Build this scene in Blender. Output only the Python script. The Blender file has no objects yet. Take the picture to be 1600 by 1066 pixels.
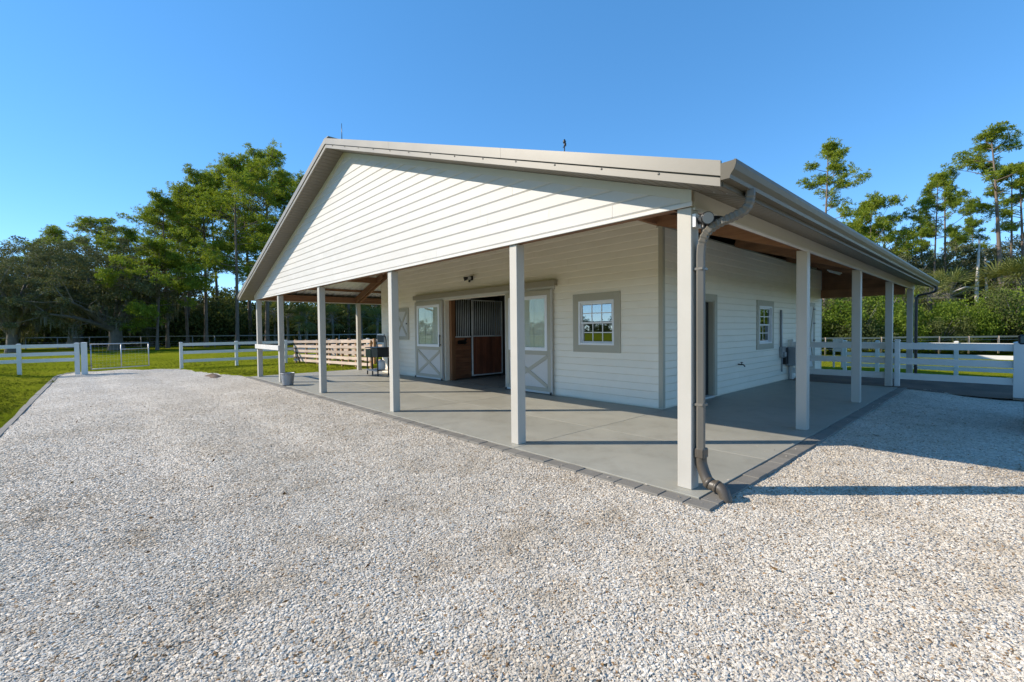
import bpy, bmesh, math, random
import numpy as np
from mathutils import Vector, Matrix

# Axes: the barn is axis aligned. u runs left along the front (X = -u), v runs back (Y = v), z up.
scene = bpy.context.scene
COL = scene.collection
rnd = random.Random(7)

# ------------------------------------------------------------------ camera
cam_data = bpy.data.cameras.new('camera')
cam = bpy.data.objects.new('camera', cam_data)
COL.objects.link(cam)
cam_data.sensor_width = 36.0
cam_data.lens = 16.0
cam_data.clip_end = 3000
CAM_POS = Vector((2.1686, -4.4383, 1.65))
HEAD, PITCH, ROLL = math.radians(47.585), math.radians(-1.392), math.radians(0.596)
cam.matrix_world = (Matrix.Translation(CAM_POS) @ Matrix.Rotation(HEAD, 4, 'Z') @
                    Matrix.Rotation(math.pi / 2 + PITCH, 4, 'X') @ Matrix.Rotation(-ROLL, 4, 'Z'))
scene.camera = cam

# ------------------------------------------------------------------ sky and sun
TO_SUN = Vector((-0.97, -1.0, 0.857)).normalized()
SUN_EL = math.asin(TO_SUN.z)
SUN_AZ = math.atan2(TO_SUN.x, TO_SUN.y)
world = bpy.data.worlds.new('World')
scene.world = world
world.use_nodes = True
wn = world.node_tree.nodes; wl = world.node_tree.links
wn.clear()
w_out = wn.new('ShaderNodeOutputWorld'); w_bg = wn.new('ShaderNodeBackground'); w_sky = wn.new('ShaderNodeTexSky')
w_sky.sky_type = 'NISHITA'
w_sky.sun_disc = False
w_sky.sun_elevation = SUN_EL
w_sky.sun_rotation = SUN_AZ
w_sky.altitude = 0
w_sky.air_density = 0.55
w_sky.dust_density = 0.0
w_sky.ozone_density = 3.0
w_hs = wn.new('ShaderNodeHueSaturation')
w_hs.inputs['Saturation'].default_value = 1.54
w_hs.inputs['Value'].default_value = 1.347
w_ga = wn.new('ShaderNodeGamma'); w_ga.inputs['Gamma'].default_value = 0.6
wl.new(w_sky.outputs[0], w_ga.inputs['Color'])
wl.new(w_ga.outputs[0], w_hs.inputs['Color'])
wl.new(w_hs.outputs[0], w_bg.inputs['Color'])
w_bg.inputs['Strength'].default_value = 0.15
wl.new(w_bg.outputs[0], w_out.inputs['Surface'])

sun_data = bpy.data.lights.new('sun', 'SUN')
sun_data.energy = 2.7
sun_data.angle = math.radians(0.5)
sun_data.color = (1.0, 0.90, 0.765)
sun = bpy.data.objects.new('sun', sun_data)
COL.objects.link(sun)
sun.rotation_euler = (-TO_SUN).to_track_quat('-Z', 'Y').to_euler()

vs = scene.view_settings
vs.view_transform = 'Standard'; vs.look = 'None'; vs.gamma = 1.0; vs.use_curve_mapping = False
vs.exposure = 1.32
scene.cycles.max_bounces = 8
scene.cycles.diffuse_bounces = 5
scene.cycles.transparent_max_bounces = 12

# ------------------------------------------------------------------ helpers
def W(u, v, z):
    return (-u, v, z)

def props(o, label=None, cat=None, group=None, kind=None):
    if label: o['label'] = label
    if cat: o['category'] = cat
    if group: o['group'] = group
    if kind: o['kind'] = kind
    return o

def empty(name, loc, label=None, cat=None, group=None, rz=0.0):
    o = bpy.data.objects.new(name, None)
    o.empty_display_size = 0.2
    COL.objects.link(o)
    o.location = loc
    o.rotation_euler = (0, 0, rz)
    return props(o, label, cat, group)

def np_mesh(name, chunks):
    """chunks: list of (verts (n,3), faces (m,k)) arrays"""
    V = []; F = []; off = 0
    for v, f in chunks:
        v = np.asarray(v, dtype=np.float32).reshape(-1, 3); f = np.asarray(f, dtype=np.int32)
        V.append(v); F.append(f + off); off += len(v)
    me = bpy.data.meshes.new(name)
    v = np.concatenate(V)
    loops = np.concatenate([f.ravel() for f in F])
    tot = np.concatenate([np.full(len(f), f.shape[1], dtype=np.int32) for f in F])
    start = np.concatenate([[0], np.cumsum(tot)[:-1]]).astype(np.int32)
    me.vertices.add(len(v)); me.vertices.foreach_set('co', v.ravel())
    me.loops.add(len(loops)); me.loops.foreach_set('vertex_index', loops)
    me.polygons.add(len(tot)); me.polygons.foreach_set('loop_start', start)
    me.update(calc_edges=True); me.validate()
    return me

def smooth(me, on=True):
    me.polygons.foreach_set('use_smooth', [on] * len(me.polygons))

def link(name, me, mat=None, parent=None, loc=(0, 0, 0)):
    o = bpy.data.objects.new(name, me)
    COL.objects.link(o)
    if mat is not None and len(me.materials) == 0:
        me.materials.append(mat)
    o.location = loc
    if parent is not None:
        o.parent = parent
        # parents are unrotated empties or meshes placed by location only
        o.location = Vector(loc) - world_loc(parent)
    return o

def world_loc(o):
    p = Vector(o.location)
    while o.parent is not None:
        o = o.parent; p += Vector(o.location)
    return p

def mk(name, verts, faces, mat, parent=None, sm=False):
    """verts in world coordinates; the origin goes to the bottom centre"""
    vs_ = np.asarray(verts, dtype=float)
    c = (vs_.max(0) + vs_.min(0)) / 2; c[2] = vs_[:, 2].min()
    me = bpy.data.meshes.new(name)
    me.from_pydata([tuple(x) for x in vs_ - c], [], [tuple(f) for f in faces])
    me.update()
    if sm: smooth(me)
    return link(name, me, mat, parent, tuple(c))

def finish(bm, name, mat, parent=None, sm=False):
    bmesh.ops.recalc_face_normals(bm, faces=bm.faces)
    vs_ = np.array([v.co[:] for v in bm.verts])
    c = (vs_.max(0) + vs_.min(0)) / 2; c[2] = vs_[:, 2].min()
    for v in bm.verts: v.co -= Vector(c)
    me = bpy.data.meshes.new(name)
    bm.to_mesh(me); bm.free()
    if sm: smooth(me)
    return link(name, me, mat, parent, tuple(c))

def bm_box(bm, u0, u1, v0, v1, z0, z1, bev=0.0):
    x0, x1 = sorted((-u0, -u1)); y0, y1 = sorted((v0, v1)); z0, z1 = sorted((z0, z1))
    m = Matrix.Translation(((x0 + x1) / 2, (y0 + y1) / 2, (z0 + z1) / 2)) @ Matrix.Diagonal((x1 - x0, y1 - y0, z1 - z0, 1))
    r = bmesh.ops.create_cube(bm, size=1, matrix=m)
    if bev > 0:
        es = list({e for v in r['verts'] for e in v.link_edges})
        bmesh.ops.bevel(bm, geom=es, offset=bev, segments=1, affect='EDGES', profile=0.5)

def box(name, u0, u1, v0, v1, z0, z1, mat, parent=None, bev=0.0):
    bm = bmesh.new()
    bm_box(bm, u0, u1, v0, v1, z0, z1, bev)
    return finish(bm, name, mat, parent)

def bm_bar(bm, a, b, w, h, up=(0, 0, 1)):
    """square bar from a to b (world coordinates)"""
    a = Vector(a); b = Vector(b); d = (b - a).normalized(); up = Vector(up)
    if abs(d.dot(up)) > 0.99: up = Vector((1, 0, 0))
    s = d.cross(up).normalized(); t = s.cross(d).normalized()
    vs_ = []
    for p in (a, b):
        for i, j in ((-1, -1), (1, -1), (1, 1), (-1, 1)):
            vs_.append(bm.verts.new(p + s * (i * w / 2) + t * (j * h / 2)))
    for f in ((0, 1, 2, 3), (7, 6, 5, 4), (0, 4, 5, 1), (1, 5, 6, 2), (2, 6, 7, 3), (3, 7, 4, 0)):
        bm.faces.new([vs_[i] for i in f])

def bar(name, a, b, w, h, mat, parent=None, up=(0, 0, 1)):
    bm = bmesh.new(); bm_bar(bm, a, b, w, h, up)
    return finish(bm, name, mat, parent)

def tube_np(pts, rad, sides=8, cap=True):
    pts = np.asarray(pts, float); n = len(pts)
    rad = np.broadcast_to(np.asarray(rad, float), (n,))
    tan = np.gradient(pts, axis=0); tan /= np.linalg.norm(tan, axis=1)[:, None] + 1e-9
    ref = np.array([0.31, 0.87, 0.1]) if abs(tan[0][2]) > 0.8 else np.array([0, 0, 1.0])
    a = np.linspace(0, 2 * np.pi, sides, endpoint=False)
    vs_ = []
    for i in range(n):
        s = np.cross(tan[i], ref); s /= np.linalg.norm(s) + 1e-9
        t = np.cross(s, tan[i])
        vs_.append(pts[i] + rad[i] * (np.cos(a)[:, None] * s + np.sin(a)[:, None] * t))
    f = []
    for i in range(n - 1):
        for j in range(sides):
            k = (j + 1) % sides
            f.append((i * sides + j, i * sides + k, (i + 1) * sides + k, (i + 1) * sides + j))
    return np.concatenate(vs_), np.array(f)

def tube(name, pts, rad, mat, parent=None, sides=10, sm=True):
    v, f = tube_np(pts, rad, sides)
    faces = [tuple(x) for x in f]
    n = len(pts)
    faces.append(tuple(range(sides - 1, -1, -1)))
    faces.append(tuple(range((n - 1) * sides, n * sides)))
    o = mk(name, v, faces, mat, parent)
    if sm:
        me = o.data
        for p in me.polygons: p.use_smooth = len(p.vertices) == 4
    return o

def curve_pts(ctrl, n=6):
    """Catmull-Rom through control points"""
    c = [np.array(p, float) for p in ctrl]
    c = [2 * c[0] - c[1]] + c + [2 * c[-1] - c[-2]]
    out = []
    for i in range(1, len(c) - 2):
        for t in np.linspace(0, 1, n, endpoint=False):
            p0, p1, p2, p3 = c[i - 1], c[i], c[i + 1], c[i + 2]
            out.append(0.5 * ((2 * p1) + (-p0 + p2) * t + (2 * p0 - 5 * p1 + 4 * p2 - p3) * t * t + (-p0 + 3 * p1 - 3 * p2 + p3) * t ** 3))
    out.append(c[-2])
    return np.array(out)

# ------------------------------------------------------------------ materials
def new_mat(name):
    m = bpy.data.materials.new(name); m.use_nodes = True
    nt = m.node_tree
    return m, nt, nt.nodes['Principled BSDF'], nt.nodes, nt.links

def ramp(nodes, stops, interp='LINEAR'):
    r = nodes.new('ShaderNodeValToRGB'); cr = r.color_ramp; cr.interpolation = interp
    while len(cr.elements) > 1: cr.elements.remove(cr.elements[-1])
    for i, (p, c) in enumerate(stops):
        e = cr.elements[0] if i == 0 else cr.elements.new(p)
        e.position = p; e.color = (*c, 1)
    return r

def coords(nodes, links, scale=(1, 1, 1), kind='Object', offset_random=True):
    tc = nodes.new('ShaderNodeTexCoord'); mp = nodes.new('ShaderNodeMapping')
    mp.inputs['Scale'].default_value = scale
    links.new(tc.outputs[kind], mp.inputs['Vector'])
    if offset_random:
        oi = nodes.new('ShaderNodeObjectInfo'); mu = nodes.new('ShaderNodeVectorMath'); mu.operation = 'SCALE'
        mu.inputs[0].default_value = (37.0, 17.0, 53.0)
        links.new(oi.outputs['Random'], mu.inputs['Scale'])
        links.new(mu.outputs[0], mp.inputs['Location'])
    return mp.outputs[0]

def noise(nodes, links, vec, scale, detail=4, rough=0.55):
    n = nodes.new('ShaderNodeTexNoise'); n.inputs['Scale'].default_value = scale
    n.inputs['Detail'].default_value = detail; n.inputs['Roughness'].default_value = rough
    links.new(vec, n.inputs['Vector'])
    return n

def bump(nodes, links, height, strength, dist, bsdf):
    b = nodes.new('ShaderNodeBump'); b.inputs['Strength'].default_value = strength; b.inputs['Distance'].default_value = dist
    links.new(height, b.inputs['Height']); links.new(b.outputs[0], bsdf.inputs['Normal'])
    return b

def paint(name, c, rough=0.5, var=0.05, dirt=0.06, bump_s=0.15, scale=(1, 1, 1), metal=0.0, bscale=60):
    m, nt, b, N, L = new_mat(name)
    vec = coords(N, L, scale)
    n1 = noise(N, L, vec, 1.3, 5, 0.6)
    lo = tuple(x * (1 - var - dirt) for x in c); hi = tuple(min(1, x * (1 + var)) for x in c)
    lo = (lo[0], lo[1] * 0.995, lo[2] * 0.975)
    r = ramp(N, [(0.25, lo), (0.6, c), (0.85, hi)])
    L.new(n1.outputs['Fac'], r.inputs[0])
    oi = N.new('ShaderNodeObjectInfo'); mr = N.new('ShaderNodeMapRange')
    mr.inputs['To Min'].default_value = 1 - var; mr.inputs['To Max'].default_value = 1 + var * 0.5
    L.new(oi.outputs['Random'], mr.inputs['Value'])
    mx = N.new('ShaderNodeVectorMath'); mx.operation = 'SCALE'
    L.new(r.outputs[0], mx.inputs[0]); L.new(mr.outputs[0], mx.inputs['Scale'])
    L.new(mx.outputs[0], b.inputs['Base Color'])
    n2 = noise(N, L, vec, bscale, 3)
    rr = N.new('ShaderNodeMapRange'); rr.inputs['To Min'].default_value = rough - 0.08; rr.inputs['To Max'].default_value = min(1, rough + 0.12)
    L.new(n1.outputs['Fac'], rr.inputs['Value']); L.new(rr.outputs[0], b.inputs['Roughness'])
    b.inputs['Metallic'].default_value = metal
    bump(N, L, n2.outputs['Fac'], bump_s, 0.004, b)
    return m

def wood(name, c1, c2, axis, rough=0.75, grain=14):
    m, nt, b, N, L = new_mat(name)
    s = [grain, grain, grain]; s[axis] = 0.9
    vec = coords(N, L, tuple(s))
    n1 = noise(N, L, vec, 1.0, 6, 0.65)
    vec2 = coords(N, L, (1.2, 1.2, 1.2))
    n2 = noise(N, L, vec2, 1.5, 3)
    r = ramp(N, [(0.3, c1), (0.7, c2)])
    ad = N.new('ShaderNodeMath'); ad.operation = 'MULTIPLY_ADD'; ad.inputs[1].default_value = 0.45
    mm = N.new('ShaderNodeMath'); mm.operation = 'MULTIPLY'; mm.inputs[1].default_value = 0.6
    L.new(n1.outputs['Fac'], mm.inputs[0])
    L.new(n2.outputs['Fac'], ad.inputs[0]); L.new(mm.outputs[0], ad.inputs[2])
    L.new(ad.outputs[0], r.inputs[0])
    oi = N.new('ShaderNodeObjectInfo'); mr = N.new('ShaderNodeMapRange')
    mr.inputs['To Min'].default_value = 0.75; mr.inputs['To Max'].default_value = 1.2
    L.new(oi.outputs['Random'], mr.inputs['Value'])
    mx = N.new('ShaderNodeVectorMath'); mx.operation = 'SCALE'
    L.new(r.outputs[0], mx.inputs[0]); L.new(mr.outputs[0], mx.inputs['Scale'])
    L.new(mx.outputs[0], b.inputs['Base Color'])
    b.inputs['Roughness'].default_value = rough
    bump(N, L, n1.outputs['Fac'], 0.4, 0.004, b)
    return m

def metal(name, c, rough=0.35, metallic=0.9):
    m, nt, b, N, L = new_mat(name)
    vec = coords(N, L, (1, 1, 1))
    n = noise(N, L, vec, 6, 5)
    r = ramp(N, [(0.3, tuple(x * 0.8 for x in c)), (0.7, c)])
    L.new(n.outputs['Fac'], r.inputs[0]); L.new(r.outputs[0], b.inputs['Base Color'])
    mr = N.new('ShaderNodeMapRange'); mr.inputs['To Min'].default_value = rough - 0.1; mr.inputs['To Max'].default_value = rough + 0.15
    L.new(n.outputs['Fac'], mr.inputs['Value']); L.new(mr.outputs[0], b.inputs['Roughness'])
    b.inputs['Metallic'].default_value = metallic
    return m

def leaf_mat(name, stops, trans=0.35, rough=0.5, spec=0.3):
    m, nt, b, N, L = new_mat(name)
    g = N.new('ShaderNodeNewGeometry')
    tc = N.new('ShaderNodeTexCoord')
    n = noise(N, L, tc.outputs['Object'], 0.5, 2)
    oi = N.new('ShaderNodeObjectInfo')
    a = N.new('ShaderNodeMath'); a.operation = 'MULTIPLY_ADD'; a.inputs[1].default_value = 0.45
    L.new(g.outputs['Random Per Island'], a.inputs[0])
    s = N.new('ShaderNodeMath'); s.operation = 'MULTIPLY'; s.inputs[1].default_value = 0.6
    L.new(n.outputs['Fac'], s.inputs[0])
    s2 = N.new('ShaderNodeMath'); s2.operation = 'MULTIPLY_ADD'; s2.inputs[1].default_value = 0.16; 
    L.new(oi.outputs['Random'], s2.inputs[0]); L.new(s.outputs[0], s2.inputs[2])
    L.new(s2.outputs[0], a.inputs[2])
    sb = N.new('ShaderNodeMath'); sb.operation = 'SUBTRACT'; sb.inputs[1].default_value = 0.1
    L.new(a.outputs[0], sb.inputs[0])
    r = ramp(N, stops); L.new(sb.outputs[0], r.inputs[0])
    L.new(r.outputs[0], b.inputs['Base Color'])
    b.inputs['Roughness'].default_value = rough
    b.inputs['Specular IOR Level'].default_value = spec
    t = N.new('ShaderNodeBsdfTranslucent')
    tcol = N.new('ShaderNodeMixRGB'); tcol.blend_type = 'MULTIPLY'; tcol.inputs[0].default_value = 1.0
    tcol.inputs[2].default_value = (1.25, 1.25, 0.55, 1)
    L.new(r.outputs[0], tcol.inputs[1]); L.new(tcol.outputs[0], t.inputs['Color'])
    mx = N.new('ShaderNodeMixShader'); mx.inputs[0].default_value = trans
    L.new(b.outputs[0], mx.inputs[1]); L.new(t.outputs[0], mx.inputs[2])
    out = N['Material Output']; L.new(mx.outputs[0], out.inputs['Surface'])
    return m

M = {}
M['white'] = paint('white_paint', (0.60, 0.58, 0.54), 0.5, 0.03, 0.04)
M['gable'] = paint('sunlit_white_siding', (0.55, 0.53, 0.495), 0.55, 0.025, 0.03, 0.2)  # same white siding, toned down in colour because the gable is in sun
M['siding'] = paint('shaded_wall_siding', (0.87, 0.80, 0.67), 0.5, 0.02, 0.03, 0.2)  # lightened and warmed in colour to lift the walls in porch shade
M['post'] = paint('post_paint', (0.47, 0.442, 0.385), 0.5, 0.03, 0.05)
M['cream'] = paint('cream_trim', (0.56, 0.53, 0.43), 0.5, 0.03, 0.04)
M['taupe'] = paint('taupe_trim', (0.43, 0.395, 0.305), 0.5, 0.03, 0.05)
M['tan'] = paint('tan_header', (0.34, 0.305, 0.235), 0.5, 0.03, 0.05)
M['bronze'] = paint('bronze_gutter', (0.115, 0.10, 0.072), 0.42, 0.04, 0.06, 0.08)
M['bronze'].node_tree.nodes['Principled BSDF'].inputs['Specular IOR Level'].default_value = 0.25
M['bronze_pipe'] = paint('bronze_downspout', (0.155, 0.14, 0.115), 0.4, 0.04, 0.08, 0.08)
M['pvc'] = paint('dark_drain_pipe', (0.085, 0.07, 0.052), 0.42, 0.05, 0.1)
M['flash'] = paint('roof_edge_metal', (0.235, 0.21, 0.165), 0.42, 0.03, 0.08, 0.06, bscale=8)
M['soffit'] = paint('soffit_metal', (0.16, 0.14, 0.11), 0.5, 0.03, 0.05, 0.08)
M['vinyl'] = paint('white_vinyl', (0.70, 0.68, 0.63), 0.35, 0.02, 0.04, 0.05)
M['black'] = paint('black_plastic', (0.015, 0.015, 0.016), 0.4, 0.1, 0.1)
M['black_metal'] = paint('black_steel', (0.02, 0.02, 0.02), 0.35, 0.1, 0.1)
M['darkgreen'] = paint('dark_green_enamel', (0.02, 0.035, 0.02), 0.3, 0.1, 0.1)
M['grey_plastic'] = paint('grey_plastic', (0.32, 0.33, 0.34), 0.4, 0.05, 0.08)
M['paver'] = paint('paver_concrete', (0.21, 0.195, 0.168), 0.85, 0.12, 0.12, 0.6, bscale=90)
M['kerb'] = paint('kerb_concrete', (0.24, 0.225, 0.195), 0.85, 0.08, 0.14, 0.5)
M['rubber'] = paint('tyre_rubber', (0.02, 0.02, 0.02), 0.8, 0.1, 0.1)
M['teal'] = paint('teal_paint', (0.03, 0.09, 0.10), 0.3, 0.05, 0.05)
M['white_plastic'] = paint('white_plastic', (0.8, 0.8, 0.8), 0.35, 0.02, 0.03)
M['lens'] = paint('lamp_lens', (0.30, 0.30, 0.29), 0.25, 0.05, 0.05)
M['curtain'] = paint('pale_curtain', (0.80, 0.79, 0.74), 0.9, 0.04, 0.06)
M['galv'] = metal('galvanised_steel', (0.34, 0.355, 0.37), 0.5, 0.6)
M['galv_roof'] = metal('galvalume_sheet', (0.72, 0.72, 0.70), 0.5, 0.35)
M['bars'] = metal('grille_bars', (0.88, 0.88, 0.86), 0.5, 0.0)
M['dull_pipe'] = metal('dull_fence_pipe', (0.26, 0.26, 0.25), 0.6, 0.3)
M['pipe'] = metal('gate_pipe', (0.50, 0.51, 0.52), 0.45, 0.6)
M['wood_x'] = wood('framing_timber_across', (0.12, 0.058, 0.028), (0.33, 0.165, 0.082), 0)
M['wood_y'] = wood('framing_timber_along', (0.12, 0.058, 0.028), (0.30, 0.15, 0.075), 1)
M['wood_z'] = wood('jamb_timber', (0.12, 0.05, 0.022), (0.26, 0.12, 0.05), 2)
M['stall_y'] = wood('stall_boards_level', (0.10, 0.036, 0.016), (0.36, 0.145, 0.065), 1)
M['stall_z'] = wood('stall_boards_upright', (0.12, 0.038, 0.018), (0.29, 0.095, 0.045), 2)
M['pen_x'] = wood('pale_planks', (0.40, 0.29, 0.21), (0.66, 0.52, 0.42), 0, grain=10)
M['pen_z'] = wood('pen_posts', (0.28, 0.15, 0.07), (0.5, 0.3, 0.15), 2, grain=10)
M['rail_far'] = wood('weathered_rail', (0.30, 0.22, 0.15), (0.45, 0.36, 0.27), 0)
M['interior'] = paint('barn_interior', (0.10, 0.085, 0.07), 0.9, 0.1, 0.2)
M['bark'] = wood('pine_bark', (0.075, 0.055, 0.042), (0.22, 0.17, 0.135), 2, 0.9, 5)
M['bark_grey'] = wood('oak_bark', (0.09, 0.08, 0.065), (0.24, 0.215, 0.18), 2, 0.9, 5)
M['snag'] = wood('dead_wood', (0.34, 0.31, 0.27), (0.55, 0.51, 0.46), 2, 0.9, 5)
M['mulch'] = paint('mulch_soil', (0.13, 0.085, 0.055), 0.95, 0.25, 0.3, 1.0, bscale=35)

def glass_mat(name, tint, refl=0.5, see=(0.8, 0.85, 0.82)):
    m, nt, b, N, L = new_mat(name)
    N.remove(b)
    g = N.new('ShaderNodeBsdfGlossy'); g.inputs['Roughness'].default_value = 0.01; g.inputs['Color'].default_value = (*tint, 1)
    t = N.new('ShaderNodeBsdfTransparent'); t.inputs['Color'].default_value = (*see, 1)
    tc = N.new('ShaderNodeTexCoord')
    n = noise(N, L, tc.outputs['Object'], 2.2, 1)
    bp = N.new('ShaderNodeBump'); bp.inputs['Strength'].default_value = 0.05; bp.inputs['Distance'].default_value = 0.02
    L.new(n.outputs['Fac'], bp.inputs['Height']); L.new(bp.outputs[0], g.inputs['Normal'])
    ge = N.new('ShaderNodeNewGeometry'); dt = N.new('ShaderNodeVectorMath'); dt.operation = 'DOT_PRODUCT'
    L.new(ge.outputs['Incoming'], dt.inputs[0]); L.new(ge.outputs['Normal'], dt.inputs[1])
    ab = N.new('ShaderNodeMath'); ab.operation = 'ABSOLUTE'; L.new(dt.outputs['Value'], ab.inputs[0])
    om = N.new('ShaderNodeMath'); om.operation = 'SUBTRACT'; om.inputs[0].default_value = 1.0; L.new(ab.outputs[0], om.inputs[1])
    fr = N.new('ShaderNodeMath'); fr.operation = 'POWER'; fr.inputs[1].default_value = 4.0; L.new(om.outputs[0], fr.inputs[0])
    mr = N.new('ShaderNodeMapRange'); mr.inputs['From Min'].default_value = 0.0; mr.inputs['To Min'].default_value = refl * 0.5; mr.inputs['To Max'].default_value = 1.0
    L.new(fr.outputs[0], mr.inputs['Value'])
    mx = N.new('ShaderNodeMixShader')
    L.new(mr.outputs[0], mx.inputs[0]); L.new(t.outputs[0], mx.inputs[1]); L.new(g.outputs[0], mx.inputs[2])
    L.new(mx.outputs[0], N['Material Output'].inputs['Surface'])
    return m
M['glass'] = glass_mat('window_glass', (0.48, 0.53, 0.57), 1.0, (0.5, 0.55, 0.55))
M['door_glass'] = glass_mat('door_glass', (0.7, 0.78, 0.74), 0.12, (0.92, 0.94, 0.91))

def slab_mat():
    m, nt, b, N, L = new_mat('painted_concrete')
    vec = coords(N, L, (1, 1, 1), 'Object', False)
    n1 = noise(N, L, vec, 0.5, 6, 0.6); n2 = noise(N, L, vec, 45, 4, 0.6)
    r = ramp(N, [(0.3, (0.285, 0.275, 0.23)), (0.7, (0.35, 0.338, 0.285))])
    L.new(n1.outputs['Fac'], r.inputs[0])
    n3 = noise(N, L, vec, 2.3, 7, 0.7)
    r3 = ramp(N, [(0.32, (0.86, 0.85, 0.83)), (0.5, (1, 1, 1)), (0.7, (1.05, 1.05, 1.04))]); L.new(n3.outputs['Fac'], r3.inputs[0])
    mm = N.new('ShaderNodeMixRGB'); mm.blend_type = 'MULTIPLY'; mm.inputs[0].default_value = 1
    L.new(r.outputs[0], mm.inputs[1]); L.new(r3.outputs[0], mm.inputs[2]); L.new(mm.outputs[0], b.inputs['Base Color'])
    mr = N.new('ShaderNodeMapRange'); mr.inputs['To Min'].default_value = 0.38; mr.inputs['To Max'].default_value = 0.65
    L.new(n1.outputs['Fac'], mr.inputs['Value']); L.new(mr.outputs[0], b.inputs['Roughness'])
    bump(N, L, n2.outputs['Fac'], 0.25, 0.003, b)
    return m
M['slab'] = slab_mat()

STONE_STOPS = [(0.0, (0.17, 0.11, 0.06)), (0.03, (0.36, 0.22, 0.10)), (0.07, (0.42, 0.355, 0.27)), (0.2, (0.58, 0.52, 0.43)), (0.5, (0.66, 0.60, 0.505)), (0.8, (0.73, 0.67, 0.575)), (1.0, (0.82, 0.77, 0.68))]

def gravel_mat():
    m, nt, b, N, L = new_mat('shell_gravel')
    vec = coords(N, L, (1, 1, 1), 'Object', False)
    v1 = N.new('ShaderNodeTexVoronoi'); v1.inputs['Scale'].default_value = 42; v1.inputs['Randomness'].default_value = 1
    L.new(vec, v1.inputs['Vector'])
    sep = N.new('ShaderNodeSeparateColor'); L.new(v1.outputs['Color'], sep.inputs[0])
    r = ramp(N, STONE_STOPS); L.new(sep.outputs[0], r.inputs[0])
    nl = noise(N, L, vec, 0.55, 5, 0.6)
    rl = ramp(N, [(0.3, (0.80, 0.775, 0.74)), (0.65, (1, 1, 1))]); L.new(nl.outputs['Fac'], rl.inputs[0])
    nf = noise(N, L, vec, 9, 4, 0.65)
    rf = ramp(N, [(0.28, (0.62, 0.58, 0.53)), (0.5, (1, 1, 1))]); L.new(nf.outputs['Fac'], rf.inputs[0])
    m1 = N.new('ShaderNodeMixRGB'); m1.blend_type = 'MULTIPLY'; m1.inputs[0].default_value = 1
    L.new(r.outputs[0], m1.inputs[1]); L.new(rl.outputs[0], m1.inputs[2])
    m2 = N.new('ShaderNodeMixRGB'); m2.blend_type = 'MULTIPLY'; m2.inputs[0].default_value = 0.8
    L.new(m1.outputs[0], m2.inputs[1]); L.new(rf.outputs[0], m2.inputs[2])
    L.new(m2.outputs[0], b.inputs['Base Color'])
    b.inputs['Roughness'].default_value = 0.8
    inv = N.new('ShaderNodeMath'); inv.operation = 'MULTIPLY_ADD'; inv.inputs[1].default_value = -1.0
    L.new(v1.outputs['Distance'], inv.inputs[0]); L.new(sep.outputs[1], inv.inputs[2])
    b1 = bump(N, L, inv.outputs[0], 0.9, 0.02, b)
    b2 = N.new('ShaderNodeBump'); b2.inputs['Strength'].default_value = 0.8; b2.inputs['Distance'].default_value = 0.05
    L.new(nf.outputs['Fac'], b2.inputs['Height']); L.new(b2.outputs[0], b1.inputs['Normal'])
    return m
M['gravel'] = gravel_mat()

def stone_mat():
    m, nt, b, N, L = new_mat('loose_shell_stone')
    oi = N.new('ShaderNodeObjectInfo')
    r = ramp(N, STONE_STOPS); L.new(oi.outputs['Random'], r.inputs[0])
    tc = N.new('ShaderNodeTexCoord')
    n = noise(N, L, tc.outputs['Object'], 3.0, 3)
    rf = ramp(N, [(0.3, (0.82, 0.79, 0.74)), (0.6, (1, 1, 1))]); L.new(n.outputs['Fac'], rf.inputs[0])
    m1 = N.new('ShaderNodeMixRGB'); m1.blend_type = 'MULTIPLY'; m1.inputs[0].default_value = 1
    L.new(r.outputs[0], m1.inputs[1]); L.new(rf.outputs[0], m1.inputs[2])
    np_ = noise(N, L, oi.outputs['Location'], 1.1, 5, 0.65)
    rp = ramp(N, [(0.29, (0.60, 0.53, 0.44)), (0.385, (0.84, 0.80, 0.74)), (0.5, (0.97, 0.96, 0.945)), (0.68, (1.04, 1.04, 1.03))]); L.new(np_.outputs['Fac'], rp.inputs[0])
    m2 = N.new('ShaderNodeMixRGB'); m2.blend_type = 'MULTIPLY'; m2.inputs[0].default_value = 1
    L.new(m1.outputs[0], m2.inputs[1]); L.new(rp.outputs[0], m2.inputs[2])
    L.new(m2.outputs[0], b.inputs['Base Color']); b.inputs['Roughness'].default_value = 0.8; b.inputs['Specular IOR Level'].default_value = 0.2
    return m
M['stone'] = stone_mat()

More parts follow.
